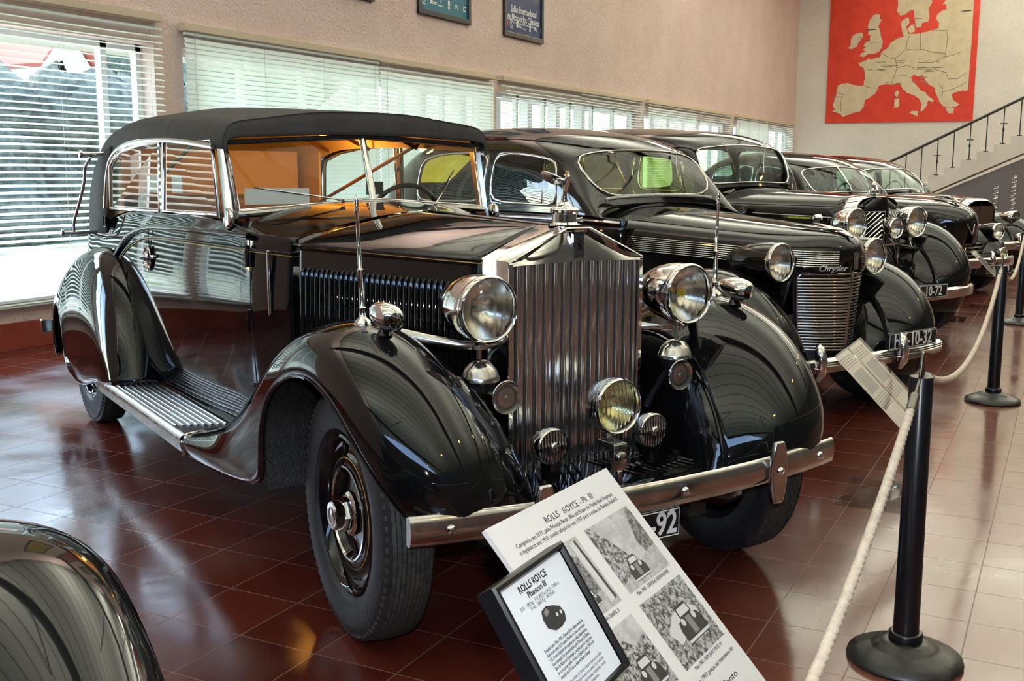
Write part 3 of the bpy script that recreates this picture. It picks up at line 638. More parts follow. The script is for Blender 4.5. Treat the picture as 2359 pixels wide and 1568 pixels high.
hd = MB().grid(surfgrid(hc, 5, 4)).build('cloth_hood', M['cloth'], C1, smooth=70, mods=[SOL(.012)])
for s in (-1, 1):
    q = [(-3.62, .664, 1.615), (-3.70, .666, 1.54), (-3.74, .682, 1.32), (-3.76, .684, 1.14), (-3.80, .676, 1.06), (-4.39, .648, 1.06), (-4.36, .652, 1.21), (-4.27, .655, 1.36), (-4.11, .657, 1.49), (-3.90, .66, 1.575)]
    q = [(a, s * b, c_) for a, b, c_ in q]; cen = np.mean(q, axis=0)
    MB().add([tuple(cen)] + q, [(0, 1 + i, 1 + (i + 1) % len(q)) for i in range(len(q))]).build('hood_quarter', M['cloth'], hd, smooth=60, mods=[SOL(.012, 0)])
    MB().tube(curve([(-1.70, s * .678, 1.585), (-2.3, s * .684, 1.622), (-2.9, s * .682, 1.63), (-3.3, s * .676, 1.612), (-3.6, s * .672, 1.555), (-3.72, s * .676, 1.45), (-3.755, s * .69, 1.25)], 30), .014, 8).build('window_rail', M['chrome'] if s < 0 else M['satin'], C1, smooth=60)
    # landau iron at the tail
    li = MB().tube(curve([(-3.83, s * .74, 1.555), (-3.92, s * .755, 1.50), (-3.99, s * .755, 1.40), (-4.06, s * .78, 1.26), (-4.12, s * .80, 1.16), (-4.14, s * .80, 1.09)], 20), .010, 8)
    li.tube([(-3.83, s * .655, 1.575), (-3.83, s * .80, 1.57)], .012, 8).lathe([(0, .0), (0, .022), (.012, .026), (.018, .02), (.02, 0)], (-3.83, s * .79, 1.57), (0, s, 0), 16)
    li.tube([(-4.14, s * .60, 1.09), (-4.14, s * .86, 1.09)], .012, 8).lathe([(0, 0), (0, .02), (.012, .024), (.018, .018), (.02, 0)], (-4.14, s * .86, 1.09), (0, s, 0), 16)
    li.build('landau_iron', M['chrome'], C1, smooth=60)
MB().tube([(-1.62, -.668, 1.600), (-1.605, 0, 1.640), (-1.62, .668, 1.600)], .010, 8).build('hood_header', M['satin'], hd)
# side windows in chrome frames
for s in (-1, 1):
    fy = s * .678; fyt = s * .664
    q = [(-1.66, fy, 1.285), (-1.765, fyt, 1.612), (-2.525, fyt, 1.622), (-2.53, fy, 1.272)]
    pane(C1, 'front_side_window', q, M['glass'], M['chrome'], .011, 'side_glass')
    q = [(-2.60, fy, 1.272), (-2.60, fyt, 1.622), (-3.05, fyt, 1.612), (-3.35, fyt, 1.588), (-3.58, fyt, 1.545), (-3.64, fy * .995, 1.50), (-3.66, fy, 1.25)]
    pane(C1, 'rear_side_window', q, M['glass'], M['chrome'], .011, 'side_glass')
    MB().box((-2.565, s * .674, 1.445), (.035, .02, .37)).build('centre_pillar', M['chrome'], C1, smooth=0)
    # beltline mouldings sweeping down at the tail
    for dz, r_, mt in ((0, .016, P1), (-.052, .006, P1), (-.062, .0022, M['gold'])):
        pth = [(-1.04, s * .592, 1.205 + dz), (-1.3, s * .673, 1.212 + dz), (-1.65, s * .700, 1.21 + dz), (-2.2, s * .722, 1.205 + dz), (-2.7, s * .725, 1.185 + dz), (-3.1, s * .724, 1.12 + dz), (-3.4, s * .722, 1.00 + dz), (-3.56, s * .72, .88 + dz)]
        if dz == 0: pth = pth[1:]
        MB().tube(curve(pth, 40), r_, 8, flat=(1, 1)).build('belt_moulding' if mt is P1 else 'coachline', mt, C1, smooth=70)
    # door handle in its recess
    hr = MB().lathe([(.0, .066), (.004, .064), (.0, .060), (-.02, .05), (-.025, 0)], (-2.66, s * .739, 1.03), (0, s, 0), 28).build('door_handle_recess', M['chrome'], C1, smooth=60)
    hm = MB().tube([(-2.60, s * .745, 1.045), (-2.66, s * .760, 1.043), (-2.73, s * .745, 1.028)], [.012, .010, .013], 8); hm.lathe([(0, .013), (.012, .01), (.014, 0)], (-2.60, s * .728, 1.04), (0, s, 0), 12)
    hm.build('door_handle', M['chrome'], hr, smooth=60)
    # door shut line, hinges, parking light strip on the hinge post
    MB().tube([(-2.66, s * .7265, 1.19), (-2.66, s * .728, .90), (-2.66, s * .712, .6), (-2.66, s * .675, .40)], .0025, 4).build('door_gap', M['satin'], C1)
    MB().tube([(-1.30, s * .6695, 1.2), (-1.30, s * .675, .9), (-1.30, s * .660, .6), (-1.30, s * .620, .40)], .0025, 4).build('door_gap', M['satin'], C1)
    for z in (1.13, .86, .55): MB().tube([(-1.31, s * (.678 if z > .6 else .658), z - .045), (-1.31, s * (.678 if z > .6 else .658), z + .045)], .011, 8).box((-1.335, s * (.674 if z > .6 else .655), z), (.04, .012, .06)).build('door_hinge', P1, C1, smooth=40)
    MB().box((-1.16, s * .643, 1.03), (.018, .016, .27)).build('semaphore', M['chrome'], C1, smooth=0, mods=[BEV(.008, 3)])
    MB().box((-3.72, s * .695, 1.175), (.055, .03, .07)).build('quarter_hinge', P1, C1, smooth=0, mods=[BEV(.006)])
    # ribbed running board
    R0 = MB(); ys = []
    for x0 in (0,):
        prof = [(.64, .335)]
        for k in range(8):
            y = .66 + k * .029; prof += [(y, .335)]
        prof += [(.895, .335), (.905, .325), (.908, .30), (.90, .255), (.89, .25), (.64, .25)]
    xs_ = [-3.17, -3.1, -2.4, -1.9, -1.64]
    G = [[(x + (0 if x > -1.7 else 0) + (0.10 * (.9 - y) / .25 if x > -1.7 else 0) * 0, s * y, z) for y, z in prof] for x in xs_]
    R0.grid(G); R0.add([(-1.64, s * y, z) for y, z in prof], [tuple(range(len(prof)))]); R0.add([(-3.17, s * y, z) for y, z in prof], [tuple(range(len(prof)))])
    ro = R0.build('running_board', M['board'], C1, smooth=30)
    rr0 = MB()
    for k in range(8): rr0.tube([(-3.17, s * (.668 + k * .029), .335), (-1.70 - .012 * k, s * (.668 + k * .029), .335)], .0085, 8)
    rr0.build('tread_ribs', M['alu'], ro, smooth=60)
    MB().grid([[(x, s * y, z) for y, z in ((.885, .338), (.902, .334), (.911, .322), (.911, .30), (.905, .262))] for x in (-3.17, -2.4, -1.60)]).build('edge_trim', M['alu'], ro, smooth=60)
    MB().tube([(-1.61, s * .64, .338), (-1.60, s * .80, .342), (-1.585, s * .88, .338), (-1.575, s * .905, .31), (-1.57, s * .902, .25)], .010, 8).build('board_trim', M['chrome'], C1)
    # rear wing: rows front -> tail, columns body edge -> crown -> outer -> lower lip
RW1 = [
 [(-2.86, -.62, .34), (-2.84, -.70, .34), (-2.84, -.80, .335), (-2.90, -.885, .335), (-3.04, -.91, .33)],
 [(-2.96, -.64, .56), (-2.94, -.72, .56), (-2.96, -.82, .55), (-3.05, -.90, .50), (-3.20, -.915, .32)],
 [(-3.10, -.65, .80), (-3.09, -.74, .795), (-3.13, -.84, .76), (-3.24, -.905, .62), (-3.40, -.92, .265)],
 [(-3.32, -.655, .975), (-3.32, -.74, .965), (-3.36, -.84, .91), (-3.45, -.905, .72), (-3.58, -.925, .24)],
 [(-3.62, -.65, 1.035), (-3.62, -.73, 1.025), (-3.64, -.83, .97), (-3.67, -.90, .76), (-3.74, -.925, .25)],
 [(-3.92, -.635, 1.01), (-3.92, -.72, .995), (-3.92, -.83, .94), (-3.92, -.90, .72), (-3.98, -.925, .30)],
 [(-4.20, -.60, .945), (-4.20, -.70, .935), (-4.18, -.815, .885), (-4.10, -.90, .76), (-4.02, -.925, .52)],
 [(-4.42, -.57, .81), (-4.43, -.68, .80), (-4.40, -.80, .77), (-4.30, -.89, .71), (-4.14, -.92, .64)],
 [(-4.58, -.54, .66), (-4.60, -.66, .645), (-4.57, -.79, .63), (-4.48, -.88, .62), (-4.30, -.91, .62)],
 [(-4.68, -.52, .50), (-4.71, -.64, .49), (-4.69, -.78, .48), (-4.62, -.87, .48), (-4.42, -.90, .50)],
 [(-4.72, -.52, .38), (-4.75, -.64, .36), (-4.73, -.78, .35), (-4.67, -.865, .34), (-4.50, -.89, .36)],
 [(-4.70, -.53, .30), (-4.73, -.64, .27), (-4.71, -.77, .25), (-4.66, -.85, .245), (-4.56, -.87, .26)]]
for s in (-1, 1):
    P = relax(surfgrid(RW1, 6, 6), 8); P = mirror(P) if s > 0 else P
    rw = MB().grid(P).build('rear_wing', P1, C1, smooth=80, mods=[SOL(.012, 0)])
    MB().tube(P[:, -1], .007, 6).build('wing_bead', P1, rw)
    MB().grid([[(x, s * y, z) for y in (.55, .80)] for x, z in ((-3.1, .34), (-3.2, .65), (-3.5, .86), (-3.85, .86), (-4.05, .72))]).build('arch_liner', M['satin'], rw)
MB().box((-4.86, 0, .42), (.025, 1.82, .10)).build('rear_bumper', M['bump_chrome'], C1, smooth=0, mods=[BEV(.01)])
MB().box((-4.77, -.5, .42), (.14, .04, .05)).box((-4.77, .5, .42), (.14, .04, .05)).build('bumper_bracket', P1, C1, smooth=0)
# wheels
wheel(C1, (0, -.775, .405), steer=-5, out=-1); wheel(C1, (0, .775, .405), steer=-6, out=1)
wheel(C1, (-3.607, -.79, .405), out=-1); wheel(C1, (-3.607, .79, .405), out=1)
# headlamps, brackets, horns, driving lamps
for s in (-1, 1):
    hl = lamp_unit(C1, 'headlamp', (.176, s * .42, 1.052), .101, .27, M['chrome'], bulb=M['yellow'] if s > 0 else None)
    if s > 0: MB().box((.115, s * .42 - .045, 1.075), (.03, .022, .026)).build('yellow_filter', M['yellow'], hl, smooth=0)
    MB().tube([(-.02, s * .63, .965), (.03, s * .56, .945), (.09, s * .48, .932), (.12, s * .42, .930), (.11, s * .34, .932), (.06, s * .286, .934)], [.020, .022, .017, .017, .017, .015], 10).lathe([(0, .028), (.014, .028), (.022, .018), (.032, .016)], (.12, s * .42, .918), (0, 0, 1), 16).tube([(.12, s * .42, .915), (.12, s * .42, .885)], .009, 6).build('lamp_bracket', M['nickel'], C1, smooth=50)
    hn = MB().lathe([(0, 0), (.0, .058), (-.004, .064), (.008, .064), (.014, .060), (.034, .053), (.054, .036), (.062, .018), (.064, 0)], (.12, s * .415, .818), (0, 0, 1), 32).build('horn_dome', M['nickel'], C1, smooth=50)
    MB().lathe([(-.04, 0), (-.04, .045), (0, .05)], (.12, s * .415, .818), (0, 0, 1), 24).tube([(.12, s * .415, .80), (.06, s * .40, .72), (.03, s * .36, .62)], .014, 8).build('horn_base', M['black'], hn)
    hx_ = -.048
    MB().tube([(.10, s * .43 , .785), (.15, s * .41, .78), (.196, s * .372 - 0, .767)], [.008, .008, .014], 10).build('horn_pipe', M['nickel'], C1)
    tr = MB().lathe([(-.02, .012), (-.012, .030), (-.002, .048), (.006, .056), (.009, .054), (.004, .044), (.003, .040)], (.200, s * .368, .767), (1, 0, 0), 36).build('horn_trumpet', M['nickel'], C1, smooth=60)
    ms_ = mat('horn_mesh', (.30, .29, .27), .35, 1.0); tcx = N(ms_, 'ShaderNodeTexCoord'); vo = N(ms_, 'ShaderNodeTexVoronoi'); vo.inputs['Scale'].default_value = 330; vo.inputs['Randomness'].default_value = 0
    L(ms_, tcx.outputs['Object'], vo.inputs['Vector']); cr2 = N(ms_, 'ShaderNodeValToRGB'); cr2.color_ramp.elements[0].color = (.02, .02, .02, 1); cr2.color_ramp.elements[1].color = (.6, .58, .55, 1); cr2.color_ramp.elements[0].position = .3; cr2.color_ramp.elements[1].position = .6
    L(ms_, vo.outputs['Distance'], cr2.inputs[0]); L(ms_, cr2.outputs[0], BS(ms_).inputs['Base Color'])
    MB().lathe([(.003, .043), (.005, .02), (.005, .007), (.010, .006), (.011, 0)], (.200, s * .368, .767), (1, 0, 0), 32).build('horn_grille', ms_, tr, smooth=60)
    # low slatted horn lamp
    lo = MB().lathe([(-.075, 0), (-.075, .030), (-.055, .052), (-.02, .062), (0, .063), (.006, .061), (.008, .056)], (.245, s * .213, .592), (1, 0, 0), 36).build('low_horn', M['chrome'], C1, smooth=50)
    MB().lathe([(.004, .056), (.002, 0)], (.245, s * .213, .592), (1, 0, 0), 32).build('horn_face', M['black'], lo, smooth=0)
    sb_ = MB()
    for k in range(-4, 5):
        y = k * .0115; hh = math.sqrt(max(.0, .054 ** 2 - y * y))
        sb_.tube([(.249, s * .213 + y, .592 - hh), (.254, s * .213 + y, .592), (.249, s * .213 + y, .592 + hh)], .0036, 6)
    sb_.lathe([(.008, .017), (.016, .016), (.019, .010), (.019, 0)], (.245, s * .213, .592), (1, 0, 0), 20)
    sb_.build('horn_slats', M['chrome'], lo, smooth=60)
    MB().box((.235, s * .213, .508), (.05, .04, .06)).build('horn_foot', P1, lo, smooth=0)
    # wing-top side lamp
    sl_ = MB().lathe([(-.105, 0), (-.10, .010), (-.085, .021), (-.05, .034), (-.015, .041), (.02, .042), (.045, .038), (.056, .030), (.060, .024)], (.10, s * .738, 1.045), (1, 0, -.12), 32).build('wing_lamp', M['chrome'], C1, smooth=70)
    MB().lathe([(.056, .026), (.062, .022), (.068, .0)], (.10, s * .738, 1.045), (1, 0, -.12), 24).build('lamp_lens', M['lens'], sl_, smooth=70)
    MB().lathe([(0, .026), (.02, .016), (.035, .02)], (.085, s * .738, .985), (0, 0, 1), 16).build('lamp_foot', P1, sl_)
    # wing flag staff
    fs = MB().lathe([(-.01, .030), (.004, .026), (.012, .014), (.04, .010), (.044, .013), (.05, .009), (.16, .0075), (.165, .010), (.17, .0065), (.34, .0055), (.345, .008), (.352, .008), (.358, .005), (.372, .0075), (.385, .006), (.402, 0)], (-.04, s * .752, 1.012), (-.02, s * .03, 1), 16)
    fs.build('flag_staff', M['chrome'], C1, smooth=50)
cl = lamp_unit(C1, 'spot_lamp', (.31, 0, .716), .088, .13, M['chrome'], lens=M['lens_y'])
MB().tube([(.26, 0, .625), (.26, 0, .60)], .022, 12).box((.285, 0, .585), (.09, .055, .018)).box((.325, 0, .545), (.014, .055, .09)).lathe([(0, .022), (.012, .020), (.014, 0)], (.335, .0, .545), (1, 0, 0), 20).tube([(.325, 0, .50), (.325, 0, .44)], .014, 8).build('spot_lamp_stand', M['nickel'], C1, smooth=40, mods=[BEV(.002)])
# cabin inside: seats, wheel, cards
st = MB(); st.box((-2.25, -.0, .80), (.5, 1.2, .22)); st.box((-2.52, 0, 1.02), (.16, 1.2, .50), None); st.build('front_seat', M['leather'], C1, smooth=0, mods=[BEV(.05, 4)])
st = MB(); st.box((-3.45, 0, .80), (.5, 1.15, .24)); st.box((-3.75, 0, 1.05), (.18, 1.15, .55)); st.build('rear_seat', M['leather'], C1, smooth=0, mods=[BEV(.05, 4)])
MB().tube([(-1.80 + .05 * math.sin(a), .30 + .20 * math.cos(a), 1.22 + .19 * math.sin(a)) for a in np.linspace(0, 2 * PI, 33)[:-1]], .012, 8, closed=True).tube([(-1.8, .3, 1.22), (-1.5, .3, 1.05)], .015, 8).box((-1.8, .3, 1.22), (.01, .38, .02)).build('steering_wheel', M['black'], C1, smooth=60)
MB().box((-1.50, 0, 1.21), (.04, 1.18, .14)).build('dashboard', M['wood'], C1, smooth=0)
MB().box((-2.0, 0, .36), (3.2, 1.3, .03)).build('cabin_floor', M['satin'], C1, smooth=0)
M['tan'] = mat('tan_lining', (.50, .36, .2), .8)
lin_ = [[(x - .02 if x > -3.5 else x + .08, p[1] * .965, p[2] - .025) for p in ((0, -w - .0, zs - .03), (0, -w * .92, zs + (zc - zs) * .45), (0, -w * .5, zs + (zc - zs) * .85), (0, 0, zc), (0, w * .5, zs + (zc - zs) * .85), (0, w * .92, zs + (zc - zs) * .45), (0, w, zs - .03))] for x, w, zs, zc in hx[2:]]
MB().grid(surfgrid(lin_, 3, 3)).build('hood_lining', M['tan'], C1, smooth=60)
MB().box((-3.88, 0, 1.34), (.02, 1.16, .52)).box((-3.80, -.62, 1.34), (.42, .012, .5)).box((-3.80, .62, 1.34), (.42, .012, .5)).build('cabin_lining', M['tan'], C1, smooth=0)
for x_ in (-2.25, -2.85, -3.45): MB().tube([(x_, -.62, 1.60), (x_, -.4, 1.70), (x_, 0, 1.735), (x_, .4, 1.70), (x_, .62, 1.60)], .012, 6).build('hood_bow', M['wood'], C1)
MB().tube([(-2.2, .60, 1.62), (-3.5, .58, 1.28)], .010, 6).tube([(-2.2, -.60, 1.62), (-3.5, -.58, 1.28)], .010, 6).build('hood_strut', M['wood'], C1)
M['amber'] = mat('amber_lamp', (.9, .5, .1), .4, emis=(1, .45, .08), estr=14)
MB().lathe([(0, .0), (0, .05), (.015, .045), (.025, 0)], (-2.9, .35, 1.70), (0, 0, -1), 20).build('roof_lamp', M['amber'], C1)
lo_ = light('roof_lamp_glow', 'POINT', (-2.9, .30, 1.60), 21, (1.0, .42, .06), shadow_soft_size=.05); lo_.parent = C1
cdm = MB().box((-2.36, -.655, 1.41), (.17, .004, .085)).box((-2.80, -.655, 1.405), (.22, .004, .085)).build('window_card', M['card'], C1, smooth=0)
MB().box((-1.68, -.40, 1.365), (.02, .30, .07)).build('windscreen_card', M['card'], C1, smooth=0)
MB().box((-1.60, .05, 1.40), (.02, .08, .06)).tube([(-1.60, .05, 1.37), (-1.60, .05, 1.30)], .006, 6).build('mirror', M['black'], C1, smooth=0)
# ------------------------------------------------------------------ closed cars further along the row
def rrect(n, mu, mv, r, p=4.):
    """n points per side round a superellipse inside the unit square"""
    pts = []
    for side in range(4):
        for k in range(n):
            f = k / n * 2 - 1
            x, y = [(f, -1), (1, f), (-f, 1), (-1, -f)][side]
            s = (abs(x) ** p + abs(y) ** p) ** (-1 / p)
            pts.append((.5 + x * s * (.5 - mu), .5 + y * s * (.5 - mv)))
    return pts
def paneled(S, U, Vv, holes, n=6):
    """S(u,v) surface; holes = dict name -> (i0,i1,j0,j1, mu, mv, p). Returns body MB, loops, glass grids"""
    b = MB(); covered = set(); loops = {}; glassg = {}
    for nm, (i0, i1, j0, j1, mu, mv, p) in holes.items():
        for i in range(i0, i1):
            for j in range(j0, j1): covered.add((i, j))
        us = [U[i] + (U[i + 1] - U[i]) * k / n for i in range(i0, i1) for k in range(n)] + [U[i1]]
        vs = [Vv[j] + (Vv[j + 1] - Vv[j]) * k / n for j in range(j0, j1) for k in range(n)] + [Vv[j1]]
        outer = [(u, vs[0]) for u in us[:-1]] + [(us[-1], v) for v in vs[:-1]] + [(u, vs[-1]) for u in us[:0:-1]] + [(us[0], v) for v in vs[:0:-1]]
        inner = []
        for u, v in outer:
            x = 2 * (u - us[0]) / (us[-1] - us[0]) - 1; y = 2 * (v - vs[0]) / (vs[-1] - vs[0]) - 1
            s = (abs(x) ** p + abs(y) ** p) ** (-1 / p); x *= s * (1 - 2 * mu); y *= s * (1 - 2 * mv)
            inner.append((us[0] + (x + 1) / 2 * (us[-1] - us[0]), vs[0] + (y + 1) / 2 * (vs[-1] - vs[0])))
        G = [[S(a[0] + (c[0] - a[0]) * t, a[1] + (c[1] - a[1]) * t) for a, c in zip(outer, inner)] for t in (0, .5, 1)]
        b.grid(G, cv=True)
        cu, cv = (us[0] + us[-1]) / 2, (vs[0] + vs[-1]) / 2
        loops[nm] = [S(*q) for q in inner]
        glassg[nm] = [[S(cu + (q[0] - cu) * t, cv + (q[1] - cv) * t) for q in inner] for t in (.02, .35, .7, 1)]
    for i in range(len(U) - 1):
        for j in range(len(Vv) - 1):
            if (i, j) in covered: continue
            b.grid([[S(U[i] + (U[i + 1] - U[i]) * a / n, Vv[j] + (Vv[j + 1] - Vv[j]) * c / n) for c in range(n + 1)] for a in range(n + 1)])
    return b, loops, glassg
def cabin(root, half, U, Vv, holes, paint, gl, trims, thick=.02):
    full = [[(x, -abs(y), z) for x, y, z in r] + [(x, abs(y), z) for x, y, z in r[-2::-1]] for r in half]
    S = surff(full); b, loops, gg = paneled(S, U, Vv, holes)
    c = b.build('cabin', paint, root, smooth=60, merge=3e-4, mods=[SOL(thick)])
    for nm, lp in loops.items():
        base = nm.split('#')[0]; r, mt = trims.get(base, (.008, paint))
        g = MB().grid(gg[nm], cv=True).build(base, gl.get(base, gl['*']) if isinstance(gl, dict) else gl, c, smooth=80)
        MB().tube(lp, r, 6, closed=True).build('window_trim', mt, g, smooth=80)
    return c, S
def rows_scale(rows, sx=1, sy=1, sz=1, dx=0, dz=0): return [[(x * sx + dx, y * sy, z * sz + dz) for x, y, z in r] for r in rows]
FWB = [[(.36, -.80, .24), (.41, -.76, .24), (.44, -.66, .24), (.42, -.52, .25), (.36, -.36, .26)],
       [(.38, -.83, .36), (.46, -.78, .36), (.49, -.66, .36), (.46, -.52, .36), (.38, -.38, .36)]] + FW1
def wings(root, paint, sx=1, sy=1, sz=1, dx=0, dz=0, inner=.30, rear=True, wb=-3.1):
    rw_ = rows_scale(FWB, sx, sy, sz, dx, dz)
    for s in (-1, 1):
        P = relax(surfgrid(rw_, 4, 4), 16); P = mirror(P) if s > 0 else P
        o = MB().grid(P).build('front_wing', paint, root, smooth=80, mods=[SOL(.012, 0)])
        MB().tube(P[:, 0], .007, 6).build('wing_bead', paint, o)
        E_ = P[:44, -1]; MB().grid([[p, (p[0] - .01, s * (abs(p[1]) - .03), p[2] - .02), (p[0] - .03, s * inner, max(p[2] - .12, .30)), (p[0] - .04, s * (inner - .04), .28)] for p in E_]).build('inner_valance', paint, o, smooth=60)
        MB().grid([[(x * sx + dx, s * y * sy, z * sz + dz) for y in (.915, .58)] for x, z in ((-.50, .30), (-.53, .60), (-.50, .76), (-.36, .84), (-.14, .88), (.0, .87), (.10, .80))]).build('arch_liner', M['satin'], o, smooth=60)
        if rear:
            rr_ = rows_scale(RW1, .92, sy * .98, sz, (wb + 3.607 * .92), dz)
            P = relax(surfgrid(rr_, 4, 4), 14); P = mirror(P) if s > 0 else P
            MB().grid(P).build('rear_wing', paint, root, smooth=80, mods=[SOL(.012, 0)])
def lower_body(root, paint, secs):
    for s in (-1, 1):
        P = surfgrid([body_sec(*q) for q in secs], 5, 3); P = mirror(P) if s > 0 else P
        MB().grid(P).build('body_side', paint, root, smooth=60, mods=[SOL(.006, 0)])
    a, z = secs[0], secs[-1]
    MB().box(((a[0] + z[0]) / 2, 0, .36), (a[0] - z[0] + 1.4, .9, .06)).build('chassis', M['satin'], root, smooth=0)
def bonnet2(root, paint, secs, nu=5, nv=4, name='bonnet'):
    H = surfgrid(secs, nu, nv).tolist(); full = [list(r) + [(p[0], -p[1], p[2]) for p in r[-2::-1]] for r in H]
    return MB().grid(full).build(name, paint, root, smooth=60, mods=[SOL(.005)])
def seats(root, x=-2.1, m=None):
    for nm, xx in (('front_seat', x), ('rear_seat', x - 1.25)):
        MB().box((xx, 0, .72), (.5, 1.15, .22)).box((xx - .27, 0, .95), (.16, 1.15, .46)).build(nm, m or M['leather'], root, smooth=0, mods=[BEV(.05, 3)])
    MB().tube([(x + .38 + .04 * math.sin(a), .30 + .19 * math.cos(a), 1.14 + .17 * math.sin(a)) for a in np.linspace(0, 2 * PI, 25)[:-1]], .010, 6, closed=True).box((x + .38, .30, 1.14), (.01, .36, .02)).build('steering_wheel', M['black'], root, smooth=60)
def plate(root, s, c, size, w, h, xs=1.0):
    p = MB().box(c, (.012, w, h)).build('number_plate', M['platebk'], root, smooth=0, mods=[BEV(.005)])
    x = c[0] + .007
    MB().tube([(x, c[1] - w / 2 + .008, c[2] - h / 2 + .008), (x, c[1] + w / 2 - .008, c[2] - h / 2 + .008), (x, c[1] + w / 2 - .008, c[2] + h / 2 - .008), (x, c[1] - w / 2 + .008, c[2] + h / 2 - .008)], .0016, 5, closed=True).build('plate_border', M['white'], p)
    text('plate_text', s, M['white'], p, (x, c[1], c[2]), (0, 1, 0), (0, 0, 1), size, xs=xs, bold=.0015)
def bumper2(root, xm, w, z, h=.085, sweep=.16, ribs=True, guards=(), m=None, n=25):
    sec_ = [(-.012, -h / 2), (.006, -h * .45), (.012, -h * .1)] + ([(.018, -.0), (.010, .008), (.018, .014), (.010, .020), (.016, .026), (.008, .032)] if ribs else [(.012, h * .3)]) + [(-.012, h / 2), (-.02, 0)]
    G = [[(xm - sweep * abs(t) ** 2.6 + a, w * t, z + b) for a, b in sec_] for t in np.linspace(-1, 1, n)]
    bb = MB().grid(G, cv=True); k = len(sec_); bb.f += [tuple(range(k)), tuple(range(len(bb.v) - k, len(bb.v)))]; bb.mi += [0, 0]
    o = bb.build('front_bumper', m or M['bump_chrome'], root, smooth=35)
    for y in guards:
        x = xm - sweep * abs(y / w) ** 2.6
        MB().tube([(x + .015, y, z - .07), (x + .035, y, z - .03), (x + .04, y, z + .04), (x + .03, y, z + .11), (x + .01, y, z + .135)], [.02, .032, .036, .028, .012], 12).lathe([(-.004, .04), (.0, .045), (.004, .04)], (x + .02, y, z - .0), (0, 0, 1), 14).build('bumper_guard', M['chrome'], o, smooth=70)
    for s in (-1, 1): MB().tube([(xm - .03, s * .4, z), (xm - .3, s * .38, z)], .018, 6).build('bumper_bracket', M['paint2'], o)
    return o
P2 = M['paint2']
M['glass_y'] = glass('yellowed_glass', (.86, .74, .24), .9); M['glass_g'] = glass('greenish_glass', (.72, .86, .80), .95)
M['mist'] = add_noise(mat('misted_edge', (.5, .5, .42), .7), 30, (.45, .45, .38), (.6, .6, .52))

# ---- second car: rounded sedan with horizontal bar grille
C2 = empty('vintage_sedan', (6.82, 1.457, 0), math.radians(-117.7))
tag(C2, 'black streamlined sedan with horizontal-bar chrome grille and black teardrop headlamps, second whole car', 'car')
h2 = [
 [(-1.12, .665, 1.17), (-1.20, .60, 1.205), (-1.25, .46, 1.235), (-1.27, .24, 1.25), (-1.275, 0, 1.255)],
 [(-1.24, .690, 1.18), (-1.33, .665, 1.31), (-1.385, .575, 1.40), (-1.375, .32, 1.425), (-1.36, 0, 1.43)],
 [(-1.46, .702, 1.185), (-1.52, .680, 1.38), (-1.56, .600, 1.545), (-1.525, .36, 1.60), (-1.50, 0, 1.612)],
 [(-1.75, .706, 1.185), (-1.78, .685, 1.41), (-1.80, .612, 1.615), (-1.78, .39, 1.70), (-1.76, 0, 1.722)],
 [(-2.15, .71, 1.185), (-2.15, .69, 1.425), (-2.15, .612, 1.655), (-2.15, .40, 1.755), (-2.15, 0, 1.782)],
 [(-2.6, .71, 1.18), (-2.6, .69, 1.425), (-2.6, .61, 1.67), (-2.6, .40, 1.785), (-2.6, 0, 1.812)],
 [(-3.1, .70, 1.17), (-3.1, .68, 1.42), (-3.1, .60, 1.665), (-3.1, .39, 1.785), (-3.1, 0, 1.815)],
 [(-3.6, .68, 1.15), (-3.6, .66, 1.39), (-3.6, .575, 1.61), (-3.6, .37, 1.735), (-3.6, 0, 1.77)],
 [(-3.98, .63, 1.10), (-4.0, .61, 1.32), (-4.0, .52, 1.50), (-4.0, .33, 1.61), (-4.0, 0, 1.65)],
 [(-4.25, .56, 1.05), (-4.3, .54, 1.18), (-4.32, .45, 1.33), (-4.34, .28, 1.41), (-4.34, 0, 1.44)],
 [(-4.5, .44, .98), (-4.56, .42, 1.04), (-4.6, .34, 1.10), (-4.63, .2, 1.14), (-4.64, 0, 1.155)]]
U2 = [0, .28, 2.12, 2.3, 4.62, 6.9, 8.0, 9.4, 10]; V2 = [0, .12, 1.86, 3, 5, 6.14, 7.88, 8]
cb2, S2 = cabin(C2, h2, U2, V2, {'windscreen_glass': (1, 2, 2, 5, .03, .06, 5.), 'front_side_window': (3, 4, 1, 2, .04, .08, 6.), 'front_side_window#': (3, 4, 5, 6, .04, .08, 6.), 'rear_side_window': (4, 5, 1, 2, .05, .08, 6.), 'rear_side_window#': (4, 5, 5, 6, .05, .08, 6.), 'rear_window': (6, 7, 3, 4, .06, .10, 5.)},
      P2, {'*': M['glass_y'], 'front_side_window': M['glass_g']}, {'windscreen_glass': (.009, M['nickel']), 'front_side_window': (.010, M['nickel']), 'rear_side_window': (.010, M['nickel']), 'rear_window': (.008, P2)})
